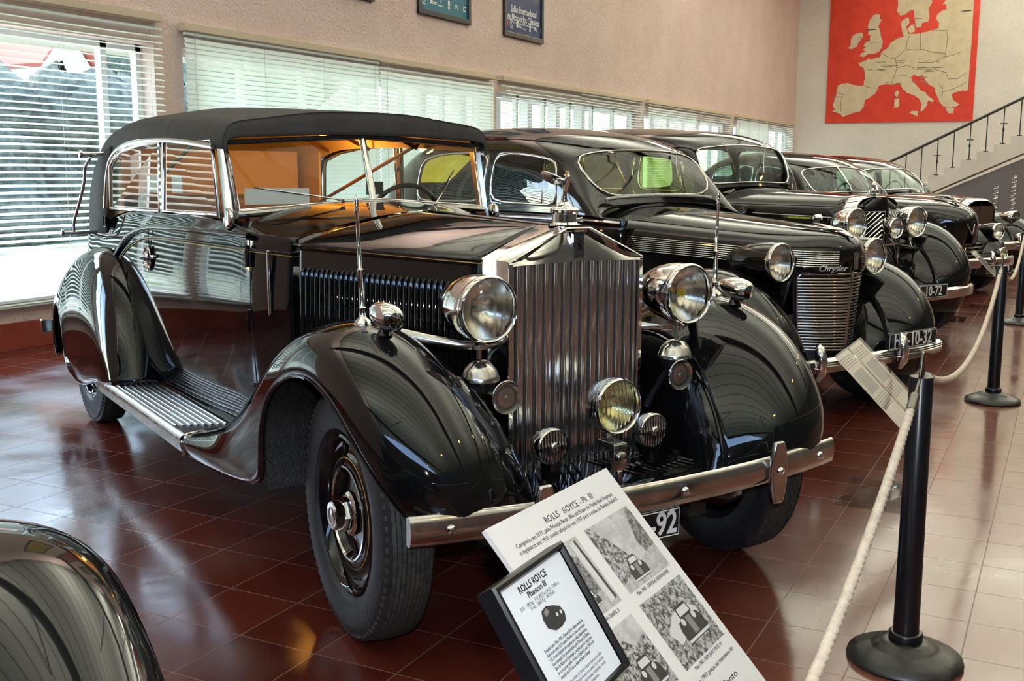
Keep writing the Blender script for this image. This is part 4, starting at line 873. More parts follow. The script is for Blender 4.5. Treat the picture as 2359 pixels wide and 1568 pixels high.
for s in (-1, 1):
    ang = [S2(2.42 + .02 * k, (1.75 - k * .135) if s < 0 else 8 - (1.75 - k * .135)) for k in range(12)]
    q0 = S2(2.95, .22 if s < 0 else 7.78); q1 = S2(2.95, 1.75 if s < 0 else 6.25)
    MB().tube([q0, (q0 + q1) / 2 + [0, s * .004, 0], q1], .010, 6).build('quarter_light_bar', P2, C2)
    MB().tube([S2(2.42, .26 if s < 0 else 7.74), S2(2.93, .26 if s < 0 else 7.74), S2(2.93, 1.5 if s < 0 else 6.5), S2(2.7, 1.66 if s < 0 else 6.34)], .008, 6).build('quarter_light_frame', M['chrome'], C2)
    MB().tube([(-1.50, s * .30, 1.607), (-1.44, s * .30, 1.60)], .010, 8).tube([(-1.44, s * .30, 1.62), (-1.435, s * .285, 1.53), (-1.40, s * .27, 1.46), (-1.365, s * .262, 1.40)], [.003, .005, .006, .003], 6).build('wiper', M['nickel'], C2, smooth=50)
    bmt = [(-1.02, s * .60, 1.135), (-1.3, s * .70, 1.15), (-2.2, s * .722, 1.15), (-3.2, s * .715, 1.13), (-4.0, s * .65, 1.07)]
    MB().tube(curve(bmt, 24), .012, 8).build('belt_moulding', M['chrome'], C2)
MB().tube([S2(.30 + 0, v) + [.004, 0, .002] for v in np.linspace(1.98, 6.02, 30)], .011, 6).build('misted_glass_edge', M['mist'], C2)
lower_body(C2, P2, [(-1.0, .58, .38, 1.16, .03, 1.12), (-1.3, .69, .36, 1.18, .05, 1.12), (-2.0, .722, .34, 1.185, .06, 1.13), (-3.0, .722, .34, 1.175, .06, 1.12), (-3.7, .69, .36, 1.14, .05, 1.08), (-4.3, .58, .44, 1.04, .04, .99), (-4.75, .35, .5, .86, .03, .8)])
def b2(t, w, zs, zc): return [(t, -w, .60), (t, -w - .005, .85), (t, -w, zs - .05), (t, -w * .93, zs + (zc - zs) * .25), (t, -w * .72, zs + (zc - zs) * .62), (t, -w * .4, zs + (zc - zs) * .90), (t, 0, zc)]
bon = [b2(-1.30, .60, 1.10, 1.262), b2(-1.05, .555, 1.09, 1.235), b2(-.6, .475, 1.07, 1.198), b2(-.15, .40, 1.05, 1.165), b2(.1, .345, 1.03, 1.143),
       [(.19, -.29, .86), (.22, -.292, .90), (.24, -.285, .96), (.255, -.25, 1.03), (.28, -.18, 1.08), (.30, -.09, 1.105), (.305, 0, 1.11)],
       [(.285, -.22, .89), (.30, -.215, .91), (.315, -.20, .93), (.34, -.165, .985), (.362, -.11, 1.02), (.378, -.055, 1.04), (.385, 0, 1.045)],
       [(.355, -.12, .885), (.36, -.11, .89), (.35, -.10, .90), (.37, -.08, .94), (.385, -.05, .965), (.393, -.03, .975), (.395, 0, .98)]]
bo = bonnet2(C2, P2, bon, 4, 3)
# black nose panel round the grille, and the grille itself: bars bowed round a centre ridge
def gsec(z):      # half width and depth of the grille at height z
    t = (z - .42) / .45; return .235 + .06 * t, .345 + .02 * t
G = []
for z in np.linspace(.36, .98, 14):
    w, d = gsec(z); row = []
    for q in np.linspace(-1, 1, 21): row.append((d - .012 - .16 * abs(q) ** 1.7, q * (w + .02 + .0), z))
    G.append(row)
MB().grid(G).build('nose_panel', P2, C2, smooth=60)
gm_ = MB()
for k in range(25):
    z = .43 + k * .0178; w, d = gsec(z); gm_.tube([(d + .004 - .16 * abs(q) ** 1.7, q * (w + .005), z) for q in np.linspace(-1, 1, 17)], .0052, 6)
gm_.build('grille_bars', M['chrome'], C2, smooth=60)
fr2 = MB()
for s in (-1, 1): fr2.tube([(gsec(z)[1] - .15 - .006, s * (gsec(z)[0] + .004), z) for z in np.linspace(.40, .86, 9)] + [(gsec(.885)[1] - .16 * q ** 1.7, s * (gsec(.88)[0]) * q, .885) for q in (.93, .7, .4, .1, 0)], .008, 6)
fr2.tube([(gsec(z)[1] + .003, 0, z) for z in np.linspace(.40, .90, 6)], .010, 6)
fr2.build('grille_frame', M['nickel'], C2, smooth=60)
# side strips of the bonnet
for s in (-1, 1):
    sm = MB(); bpts = []
    for k in range(8):
        z0_ = 1.062 - .0125 * k; pth = []
        for x, w in ((-1.28, .602), (-1.05, .560), (-.6, .482), (-.15, .408), (.1, .352), (.235, .292), (.30, .235), (.345, .165), (.366, .115)):
            pth.append((x, s * (w + .003 - .0), z0_ - .045 * (x + 1.28) / 1.65))
        sm.tube(pth, .0028, 5)
    sm.build('bonnet_strips', M['chrome'], bo, smooth=60)
nb = MB()
for k in range(7): nb.box((.399, 0, .925 + .0125 * k), (.012, .034, .005))
nb.box((.392, 0, .962), (.01, .040, .10)).build('nose_badge', M['nickel'], C2, smooth=0)
text('nose_script', 'Chrysler', mat('matt_chrome', (.9, .9, .88), .45, .6), C2, (.360, -.165, .922), (.5, 1, 0), (0, 0, 1), .050, shear=.3, extrude=.003)
or_ = MB().grid(surfgrid([[(.16, -.02, 1.135), (.16, 0, 1.15), (.16, .02, 1.135)], [(.28, -.02, 1.12), (.28, 0, 1.145), (.28, .02, 1.12)], [(.36, -.008, 1.095), (.37, 0, 1.10), (.36, .008, 1.095)]], 3, 3))
for s in (-1, 1): or_.grid([[(.30, s * .01, 1.135), (.26, s * .01, 1.13)], [(.14, s * .075, 1.152), (.08, s * .075, 1.148)], [(-.0, s * .12, 1.165), (-.02, s * .10, 1.163)]])
or_.build('bonnet_ornament', M['chrome'], C2, smooth=60, mods=[SOL(.006, 0)])
wings(C2, P2, .92, .935, .915, .0, .0, .28, True, -3.2)
for s in (-1, 1):
    lamp_unit(C2, 'headlamp', (.20, s * .435, .958), .107, .42, P2, rim=M['nickel'])
    wheel(C2, (0, s * .70, .37), R=.37, wd=.16, steer=0, out=s, line=False, rimr=.225); wheel(C2, (-3.2, s * .70, .37), R=.37, wd=.16, out=s, line=False, rimr=.225)
bumper2(C2, .505, .85, .385, sweep=.08, guards=(-.44, .30))
plate(C2, 'HZ-10-32', (.505, .435, .475), .118, .48, .102, xs=.80)
seats(C2)

# ---- third car: tall limousine with upright V radiator
C3 = empty('vintage_limousine', (10.04, 1.56, 0), math.radians(-120))
tag(C3, 'black upright limousine with diagonal-bar pointed radiator and three large chrome headlamps, third whole car', 'car')
h3 = [
 [(-1.42, .61, 1.20), (-1.45, .60, 1.25), (-1.47, .56, 1.29), (-1.455, .3, 1.315), (-1.44, 0, 1.325)],
 [(-1.50, .69, 1.205), (-1.54, .675, 1.42), (-1.57, .60, 1.52), (-1.54, .32, 1.535), (-1.53, 0, 1.54)],
 [(-1.60, .70, 1.205), (-1.64, .68, 1.45), (-1.68, .60, 1.665), (-1.65, .32, 1.715), (-1.64, 0, 1.73)],
 [(-1.9, .71, 1.205), (-1.9, .69, 1.48), (-1.9, .615, 1.73), (-1.9, .36, 1.82), (-1.9, 0, 1.845)],
 [(-2.4, .715, 1.2), (-2.4, .70, 1.49), (-2.4, .62, 1.76), (-2.4, .38, 1.865), (-2.4, 0, 1.89)],
 [(-3.0, .715, 1.2), (-3.0, .70, 1.50), (-3.0, .62, 1.78), (-3.0, .38, 1.895), (-3.0, 0, 1.925)],
 [(-3.6, .71, 1.19), (-3.6, .69, 1.49), (-3.6, .61, 1.78), (-3.6, .38, 1.90), (-3.6, 0, 1.93)],
 [(-4.1, .68, 1.16), (-4.1, .66, 1.46), (-4.1, .57, 1.72), (-4.1, .35, 1.85), (-4.1, 0, 1.88)],
 [(-4.5, .62, 1.10), (-4.48, .60, 1.34), (-4.45, .50, 1.56), (-4.44, .3, 1.68), (-4.44, 0, 1.71)],
 [(-4.7, .54, 1.0), (-4.7, .5, 1.15), (-4.7, .42, 1.28), (-4.7, .25, 1.36), (-4.7, 0, 1.38)]]
cabin(C3, h3, [0, .15, 2.0, 2.25, 4.0, 5.6, 7.0, 7.3, 8.6, 9], [0, .15, 1.86, 3, 5, 6.14, 7.85, 8], {'windscreen_glass': (1, 2, 2, 5, .02, .05, 7.), 'front_side_window': (3, 4, 1, 2, .05, .08, 6.), 'front_side_window#': (3, 4, 5, 6, .05, .08, 6.), 'middle_side_window': (4, 5, 1, 2, .05, .08, 6.), 'middle_side_window#': (4, 5, 5, 6, .05, .08, 6.), 'rear_side_window': (5, 6, 1, 2, .06, .08, 6.), 'rear_side_window#': (5, 6, 5, 6, .06, .08, 6.), 'rear_window': (7, 8, 3, 4, .08, .1, 6.)},
      P2, M['glass_g'], {'windscreen_glass': (.010, M['chrome']), 'front_side_window': (.008, M['chrome']), 'middle_side_window': (.008, M['chrome']), 'rear_side_window': (.008, M['chrome'])})
lower_body(C3, P2, [(-.95, .58, .42, 1.16, .03, 1.12), (-1.4, .68, .38, 1.20, .05, 1.14), (-2.0, .725, .36, 1.205, .06, 1.15), (-3.4, .72, .36, 1.20, .06, 1.14), (-4.2, .68, .4, 1.16, .05, 1.1), (-4.7, .55, .46, 1.02, .04, .97), (-4.9, .4, .5, .9, .03, .85)])
bonnet2(C3, P2, [b2(-1.45, .62, 1.14, 1.322), b2(-1.0, .52, 1.13, 1.305), b2(-.5, .42, 1.12, 1.285), b2(-.08, .335, 1.11, 1.262)], 4, 4)
for s in (-1, 1):
    MB().tube([(-1.45, s * .632, 1.10), (-1.0, s * .532, 1.095), (-.5, s * .43, 1.085), (-.08, s * .343, 1.075)], .007, 6).build('bonnet_strip', M['chrome'], C3)
    MB().tube([(-1.60, s * .28, 1.735), (-1.57, s * .28, 1.72), (-1.53, s * .22, 1.58), (-1.50, s * .20, 1.46)], .005, 6).build('wiper', M['nickel'], C3)
# radiator: chrome band, black V nose, diagonal bars
def r3(x, w, zt): return [(x, -w, .52), (x, -w - .002, .8), (x, -w, 1.06), (x, -w * .95, 1.12), (x, -w * .72, zt - .035), (x, -w * .38, zt - .004), (x, 0, zt)]
bonnet2(C3, M['chrome'], [r3(-.08, .34, 1.268), r3(-.0, .335, 1.266), r3(.06, .325, 1.258)], 3, 4, 'radiator_shell')
nf = []
for z in np.linspace(.50, 1.245, 12):
    w = .32 * min(1, math.sqrt(max(0.02, 1 - max(0, (z - 1.08) / .175) ** 2)))
    nf.append([(.06 + .09 * (1 - abs(q)) ** .8, q * w, z) for q in np.linspace(-1, 1, 13)])
MB().grid(nf).build('radiator_nose', P2, C3, smooth=30)
dg_ = MB()
for s in (-1, 1):
    for k in range(17):
        z1 = .56 + .042 * k
        a = np.array((.075, s * .27, z1 - .19)); b_ = np.array((.145, s * .03, z1 - .0)); 
        if z1 > 1.13:
            f_ = (z1 - 1.13) / .19
            if f_ > .85: continue
            b_ = a + (b_ - a) * (1 - f_)
        if a[2] < .50: a = b_ + (a - b_) * min(1, (b_[2] - .50) / (b_[2] - a[2] + 1e-6))
        dg_.tube([a, b_], .007, 5)
    dg_.tube([(.075, s * .28, .5), (.075, s * .28, 1.13), (.15, s * .02, 1.135), (.155, s * .02, .5)], .008, 5)
dg_.build('grille_bars', M['chrome'], C3, smooth=60)
MB().lathe([(0, .045), (.012, .042), (.016, .03)], (.12, 0, 1.20), (1, 0, .1), 20).build('round_badge', M['black'], C3)
MB().lathe([(0, .03), (.02, .03), (.03, .05), (.05, .048), (.055, .02), (.08, .012), (.10, .02), (.12, .008), (.14, 0)], (0, 0, 1.262), (0, 0, 1), 16).build('radiator_cap', M['chrome'], C3)
wings(C3, P2, 1.0, .96, 1.03, .0, .0, .30, True, -3.5)
for s in (-1, 1):
    lamp_unit(C3, 'headlamp', (.16, s * .40, 1.035), .128, .27, M['chrome'])
    MB().tube([(.10, s * .40, .90), (.10, s * .42, .80), (.02, s * .55, .80)], .02, 8).build('lamp_bracket', M['chrome'], C3)
    wheel(C3, (0, s * .72, .39), R=.39, wd=.17, out=s, line=False); wheel(C3, (-3.5, s * .72, .39), R=.39, wd=.17, out=s, line=False)
    MB().lathe([(-.06, 0), (-.05, .02), (0, .036), (.03, .034), (.04, .0)], (.0, s * .70, 1.085), (1, 0, 0), 20).build('wing_lamp', M['chrome'], C3, smooth=70)
lamp_unit(C3, 'spot_lamp', (.24, .02, .995), .083, .14, M['chrome'])
MB().tube([(.14, -.45, .80), (.24, 0, .86), (.14, .45, .80)], .014, 8).tube([(.2, .02, .92), (.22, .02, .86)], .012, 6).build('lamp_bar', M['chrome'], C3)
bumper2(C3, .58, .87, .44, .10, .14, False, ())
plate(C3, 'IA-10-72', (.605, .02, .478), .115, .50, .115, xs=.86)
seats(C3, -2.3)

# ---- fourth car: post-war sedan, low wings, egg-crate grille
C4 = empty('vintage_sedan', (14.3, 1.52, 0), math.radians(-127))
tag(C4, 'black rounded sedan with split windscreen, V emblem and egg-crate chrome grille, fourth whole car', 'car')
h4 = [
 [(-1.30, .68, 1.06), (-1.36, .64, 1.09), (-1.42, .56, 1.12), (-1.38, .30, 1.145), (-1.35, 0, 1.155)],
 [(-1.42, .71, 1.07), (-1.50, .69, 1.22), (-1.58, .60, 1.31), (-1.53, .32, 1.335), (-1.50, 0, 1.34)],
 [(-1.62, .72, 1.075), (-1.70, .70, 1.28), (-1.78, .60, 1.455), (-1.73, .34, 1.505), (-1.70, 0, 1.52)],
 [(-2.0, .73, 1.08), (-2.0, .71, 1.32), (-2.05, .61, 1.55), (-2.0, .37, 1.625), (-2.0, 0, 1.65)],
 [(-2.5, .73, 1.08), (-2.5, .71, 1.34), (-2.5, .61, 1.60), (-2.5, .38, 1.695), (-2.5, 0, 1.72)],
 [(-3.1, .73, 1.07), (-3.1, .71, 1.34), (-3.1, .61, 1.60), (-3.1, .38, 1.71), (-3.1, 0, 1.735)],
 [(-3.7, .71, 1.05), (-3.7, .69, 1.30), (-3.7, .57, 1.53), (-3.7, .35, 1.64), (-3.7, 0, 1.67)],
 [(-4.2, .66, 1.0), (-4.2, .62, 1.18), (-4.2, .48, 1.35), (-4.2, .3, 1.44), (-4.2, 0, 1.47)],
 [(-4.6, .58, .93), (-4.6, .54, 1.0), (-4.6, .42, 1.08), (-4.6, .25, 1.12), (-4.6, 0, 1.14)]]
_, S4 = cabin(C4, h4, [0, .2, 2.05, 2.3, 4.1, 5.8, 6.2, 7.4, 8], [0, .12, 1.86, 3, 5, 6.14, 7.88, 8], {'windscreen_glass': (1, 2, 2, 5, .02, .05, 6.), 'front_side_window': (3, 4, 1, 2, .04, .08, 5.), 'front_side_window#': (3, 4, 5, 6, .04, .08, 5.), 'rear_side_window': (4, 5, 1, 2, .05, .08, 5.), 'rear_side_window#': (4, 5, 5, 6, .05, .08, 5.), 'rear_window': (6, 7, 3, 4, .08, .08, 5.)},
      P2, M['glass_g'], {'windscreen_glass': (.010, M['chrome']), 'front_side_window': (.009, M['chrome']), 'rear_side_window': (.009, M['chrome'])})
MB().tube([S4(u, 4) + [.01, 0, .005] for u in np.linspace(.22, 2.0, 6)], .010, 6).build('windscreen_centre', M['chrome'], C4)
lower_body(C4, P2, [(-1.0, .66, .36, 1.04, .03, 1.0), (-1.4, .76, .34, 1.07, .05, 1.02), (-2.2, .80, .32, 1.08, .06, 1.03), (-3.4, .80, .32, 1.07, .06, 1.02), (-4.2, .72, .36, 1.0, .05, .96), (-4.9, .5, .42, .86, .03, .8)])
bonnet2(C4, P2, [b2(-1.42, .62, 1.02, 1.158), b2(-.9, .52, 1.04, 1.175), b2(-.3, .44, 1.03, 1.165), b2(.2, .38, 1.0, 1.13), [(.40, -.32, .62), (.42, -.32, .80), (.43, -.30, .90), (.45, -.26, .97), (.46, -.18, 1.02), (.47, -.09, 1.045), (.475, 0, 1.05)], [(.52, -.2, .60), (.54, -.19, .76), (.56, -.17, .84), (.575, -.13, .89), (.585, -.08, .92), (.59, -.04, .93), (.595, 0, .935)], [(.56, -.06, .60), (.59, -.05, .7), (.60, -.045, .76), (.61, -.03, .79), (.615, -.02, .80), (.618, -.01, .81), (.62, 0, .81)]], 4, 3)
MB().tube([(.10, -.075, 1.145), (.40, -.03, 1.12)], .012, 6).tube([(.02, 0, 1.18), (.25, 0, 1.165), (.42, 0, 1.11)], [.008, .02, .01], 8).tube([(.10, .075, 1.145), (.40, .03, 1.12)], .012, 6).build('bonnet_ornament', M['chrome'], C4)
MB().tube([(.595, -.06, .86), (.625, 0, .74), (.595, .06, .86)], .010, 6).build('v_emblem', M['chrome'], C4)
ec = MB()
for k in range(6): ec.tube([(.44 - .10 * abs(q) ** 2, q * .62, .62 - .05 * k) for q in np.linspace(-1, 1, 15)], .009 if k else .016, 6)
for y in np.linspace(-.55, .55, 14): ec.tube([(.435 - .10 * (y / .62) ** 2, y, .62), (.435 - .10 * (y / .62) ** 2, y, .36)], .007, 5)
ec.build('grille_bars', M['chrome'], C4, smooth=60)
MB().grid([[(.40 - .10 * q * q, q * .64, z) for q in np.linspace(-1, 1, 11)] for z in (.64, .3)]).build('nose_panel', P2, C4)
wings(C4, P2, 1.0, 1.0, .84, -.02, .0, .34, True, -3.3)
for s in (-1, 1):
    lamp_unit(C4, 'headlamp', (.40, s * .70, .752), .095, .34, P2, rim=M['chrome'])
    MB().tube([(-.9, s * .57, .99), (0, s * .47, .985), (.25, s * .40, .965)], .008, 6).build('bonnet_strip', M['chrome'], C4)
    wheel(C4, (0, s * .74, .36), R=.36, wd=.17, out=s, line=False, rimr=.21); wheel(C4, (-3.3, s * .74, .36), R=.36, wd=.17, out=s, line=False, rimr=.21)
    lamp_unit(C4, 'fog_lamp', (.56, s * .62, .50), .065, .09, M['chrome'], lens=M['lens_y'])
bumper2(C4, .66, .92, .40, .12, .2, False, (-.3, .3))
plate(C4, 'LA-15-14', (.70, .40, .33), .105, .44, .105, xs=.84)
seats(C4, -2.2)

# ---- fifth car: limousine with broad arched radiator
C5 = empty('vintage_limousine', (17.4, 1.28, 0), math.radians(-125))
tag(C5, 'black limousine with broad arched chrome radiator, farthest whole car before the stairs', 'car')
h5 = rows_scale(h4, 1, .98, .985, .06, .01)
h5 = [[(x, y, z) for x, y, z in r] for r in h5]
cabin(C5, h5, [0, .2, 2.05, 2.3, 4.1, 5.8, 6.2, 7.4, 8], [0, .12, 1.86, 3, 5, 6.14, 7.88, 8], {'windscreen_glass': (1, 2, 2, 5, .02, .05, 8.), 'front_side_window': (3, 4, 1, 2, .04, .08, 5.), 'front_side_window#': (3, 4, 5, 6, .04, .08, 5.), 'rear_side_window': (4, 5, 1, 2, .05, .08, 5.), 'rear_side_window#': (4, 5, 5, 6, .05, .08, 5.), 'rear_window': (6, 7, 3, 4, .08, .08, 5.)},
      P2, M['glass_g'], {'windscreen_glass': (.011, M['chrome'])})
lower_body(C5, P2, [(-1.0, .66, .36, 1.02, .03, 1.0), (-1.4, .76, .34, 1.06, .05, 1.02), (-2.2, .80, .32, 1.07, .06, 1.03), (-3.4, .80, .32, 1.06, .06, 1.02), (-4.2, .72, .36, 1.0, .05, .96), (-4.9, .5, .42, .86, .03, .8)])
bonnet2(C5, P2, [b2(-1.35, .60, 1.0, 1.15), b2(-.8, .48, 1.0, 1.135), b2(-.3, .39, .98, 1.11), b2(.0, .34, .97, 1.08)], 4, 4)
def r5(x, w, zt): return [(x, -w, .46), (x, -w - .004, .7), (x, -w, .88), (x, -w * .95, .96), (x, -w * .74, zt - .04), (x, -w * .4, zt - .006), (x, 0, zt)]
bonnet2(C5, M['chrome'], [r5(.0, .345, 1.085), r5(.08, .34, 1.08), r5(.13, .30, 1.05)], 3, 4, 'radiator_shell')
MB().box((.11, 0, .72), (.02, .56, .50)).build('radiator_mesh', mat('brown_mesh', (.10, .06, .04), .5, .5), C5, smooth=0)
MB().tube([(.125, 0, .46), (.125, 0, 1.0)], .008, 6).build('radiator_bar', M['chrome'], C5)
wings(C5, P2, 1.0, 1.0, .86, -.02, .0, .34, True, -3.2)
for s in (-1, 1):
    lamp_unit(C5, 'headlamp', (.22, s * .64, .79), .10, .30, M['chrome'])
    wheel(C5, (0, s * .74, .36), R=.36, wd=.17, out=s, line=False, rimr=.21); wheel(C5, (-3.2, s * .74, .36), R=.36, wd=.17, out=s, line=False, rimr=.21)
    lamp_unit(C5, 'fog_lamp', (.50, s * .42, .52), .07, .10, M['chrome'], lens=M['lens_y'])
bumper2(C5, .58, .90, .42, .12, .2, False, (-.3, .3))
seats(C5, -2.2)

# ---- the car nearest the camera: only its front wing reaches into the picture
C0 = empty('vintage_car', (.345, 1.64, 0), math.radians(-118))
tag(C0, 'black car wing cut off by the lower left corner, closest to the camera', 'car')
bonnet2(C0, P2, [b2(-1.3, .60, 1.02, 1.10), b2(-.9, .50, 1.02, 1.09), b2(-.4, .40, 1.01, 1.08), b2(.0, .32, 1.0, 1.06)], 4, 4)
MB().box((.04, 0, .76), (.06, .58, .58)).build('radiator_shell', M['chrome'], C0, smooth=0, mods=[BEV(.03, 3)])
wings(C0, P2, 1.0, .97, .955, .0, .0, .30, False)
for s in (-1, 1): wheel(C0, (0, s * .72, .38), R=.38, wd=.17, out=s, line=False)
bumper2(C0, .58, .84, .42, .10, .14, False, ())
MB().box((-.7, 0, .36), (2.2, .8, .06)).build('chassis', M['satin'], C0, smooth=0)
# ------------------------------------------------------------------ rope barrier along the aisle
M['post'] = mat('black_enamel', (.005, .005, .007), .28)
M['postbase'] = add_noise(mat('worn_black_base', (.012, .012, .011), .3), 22, (.008, .008, .008), (.03, .028, .022), rvar=(.2, .5))
M['steel'] = mat('dull_steel', (.16, .15, .13), .35, 1.0)
def post(x, y, label):
    t = empty('barrier_post', (x, y, 0)); tag(t, label, 'barrier post', 'black rope barrier posts along the aisle')
    MB().lathe([(0, .165), (.008, .172), (.02, .168), (.034, .14), (.046, .105), (.050, .095), (.054, .092), (.057, .075), (.062, .070), (.066, .055), (.068, .0)], (0, 0, 0), (0, 0, 1), 56).build('base', M['postbase'], t, smooth=50)
    MB().lathe([(.06, .048), (.062, .050), (.09, .050), (.094, .046), (.094, .038)], (0, 0, 0), (0, 0, 1), 40).build('collar', M['post'], t, smooth=50)
    MB().lathe([(.06, .0385), (.885, .0345), (.888, .033), (.888, .0)], (0, 0, 0), (0, 0, 1), 40).build('pole', M['post'], t, smooth=50)
    r = MB()
    for s in (-1, 1): r.tube([(s * .030 + .010 * math.cos(a), 0, .895 + .018 * math.sin(a)) for a in np.linspace(0, 2 * PI, 17)[:-1]], .004, 6, closed=True)
    r.tube([(-.016, 0, .88), (-.016, 0, .93), (-.006, 0, .955), (.004, 0, .958), (.01, 0, .94), (.01, 0, .905)], .005, 8)
    r.build('hook_rings', M['steel'], t, smooth=60)
    return t
PX = [(-.88, .35), (3.385, .36), (7.648, .37), (11.75, .385)]
post(*PX[1], 'black barrier post at the right, nearest the camera, on a round dark base')
post(*PX[2], 'black barrier post second in the row, behind the nearest post on the right')
post(*PX[3], 'farthest barrier post, cut by the right edge of the picture')
post(*PX[0], 'barrier post behind the camera holding the near end of the first rope')
def rope(p, q, sag, label, n=90, n2=14):
    a, b = np.array((p[0] + .05, p[1], .885)), np.array((q[0] - .05, q[1], .885))
    def P(t): return a + (b - a) * t - np.array([0, 0, sag * (1 - (2 * t - 1) ** 2)])
    Ln = np.linalg.norm(b - a); R = .0115; twist = 2 * PI / .085
    G = []
    N_ = int(Ln / .008)
    for i in range(N_ + 1):
        t = .03 + .94 * i / N_; c = P(t); d = P(min(1, t + .002)) - P(max(0, t - .002)); d /= np.linalg.norm(d); u = np.cross(d, (0, 0, 1)); u /= np.linalg.norm(u); v = np.cross(d, u)
        ph = i * .008 * twist; row = []
        for k in range(n2):
            th = 2 * PI * k / n2; rr_ = R * (.80 + .34 * abs(math.cos(1.5 * (th - ph))))
            row.append(c + rr_ * (u * math.cos(th) + v * math.sin(th)))
        G.append(row)
    t = empty('barrier_rope', tuple(P(.5))); o = MB().grid([[x - P(.5) for x in r] for r in G], cv=True).build('rope', M['rope'], t, smooth=70)
    for s in (0, 1):
        e = P(.035 if s == 0 else .965) - P(.5); f = P(.0 if s == 0 else 1.) - P(.5)
        h_ = MB().tube([e + (e - f) * .25, e * .65 + f * .35], .0145, 12).tube([e * .7 + f * .3, f * .9 + e * .1, f], .005, 8)
        h_.build('rope_hook', M['steel'], t, smooth=50)
    tag(t, label, 'rope', 'white barrier ropes')
rope(PX[0], PX[1], .34, 'thick white rope rising from the bottom edge to the nearest barrier post')
rope(PX[1], PX[2], .245, 'white rope sagging between the nearest and the second barrier post')
rope(PX[2], PX[3], .235, 'white rope sagging beyond the second barrier post at the right edge')

# ------------------------------------------------------------------ information boards
M['paper'] = mat('printed_paper', (.74, .73, .72), .55); M['foam'] = mat('foam_board', (.78, .74, .71), .6)
M['ink'] = mat('black_ink', (.02, .02, .02), .7); M['inkg'] = mat('grey_ink', (.14, .14, .15), .7)
M['paperb'] = mat('framed_page', (.70, .73, .78), .5)
class Sheet:
    def __init__(s, A, U, Vv): s.A = np.array(A, float); s.U = np.array(U) / np.linalg.norm(U); s.V = np.array(Vv) / np.linalg.norm(Vv); s.N = -np.cross(s.U, s.V); s.N = s.N if s.N[2] > 0 else -s.N
    def p(s, u, v, h=0): return s.A + s.U * u + s.V * v + s.N * h
    def quad(s, pts, h=.001): return MB().add([s.p(u, v, h) for u, v in pts], [tuple(range(len(pts)))])
    def slab(s, u0, v0, u1, v1, h0, h1): return MB().grid([[s.p(u, v, h) for u, v in ((u0, v0), (u1, v0), (u1, v1), (u0, v1))] for h in (h0, h1)], cv=True).add([s.p(u, v, h0) for u, v in ((u0, v0), (u1, v0), (u1, v1), (u0, v1))], [(0, 1, 2, 3)]).add([s.p(u, v, h1) for u, v in ((u0, v0), (u1, v0), (u1, v1), (u0, v1))], [(0, 1, 2, 3)])
    def text(s, nm, st, parent, u0, u1, v, size, m=None, h=.0012, **kw):
        o = text(nm, st, m or M['ink'], parent, s.p((u0 + u1) / 2, v, h), s.U, -s.V, size, extrude=.0001, **kw)
        # fit the width
        co = np.array([q.co[:] for q in o.data.vertices]) - s.p((u0 + u1) / 2, v, h); w = (co @ s.U); k = (u1 - u0) / (w.max() - w.min())
        for q, c_, a in zip(o.data.vertices, co, w): q.co = Vector(s.p((u0 + u1) / 2, v, h) + c_ + s.U * (a * (k - 1)))
        return o
def photo(nm, lo, hi, scale, seed):
    m_ = mat(nm, (.3, .3, .3), .5); tc_ = N(m_, 'ShaderNodeTexCoord'); mp_ = N(m_, 'ShaderNodeMapping'); mp_.inputs['Location'].default_value = (seed, seed * 2, 0); L(m_, tc_.outputs['Object'], mp_.inputs[0])
    n_ = N(m_, 'ShaderNodeTexNoise'); n_.inputs['Scale'].default_value = scale; n_.inputs['Detail'].default_value = 8; n_.inputs['Roughness'].default_value = .75; L(m_, mp_.outputs[0], n_.inputs['Vector'])
    r_ = N(m_, 'ShaderNodeValToRGB'); r_.color_ramp.elements[0].position = .44; r_.color_ramp.elements[1].position = .57; r_.color_ramp.elements[0].color = (lo, lo, lo, 1); r_.color_ramp.elements[1].color = (hi, hi, hi, 1)
    L(m_, n_.outputs['Fac'], r_.inputs[0]); L(m_, r_.outputs[0], BS(m_).inputs['Base Color']); return m_
M['ph_crowd'] = photo('crowd_print', .03, .5, 80, 1); M['ph_trees'] = photo('tree_print', .05, .30, 90, 4); M['ph_sky'] = photo('sky_print', .42, .56, 20, 2); M['ph_road'] = photo('road_print', .36, .5, 60, 3)
M['ph_dark'] = mat('dark_print', (.03, .03, .03), .5); M['ph_mid'] = mat('mid_print', (.22, .22, .22), .5); M['ph_light'] = mat('light_print', (.62, .62, .62), .5)
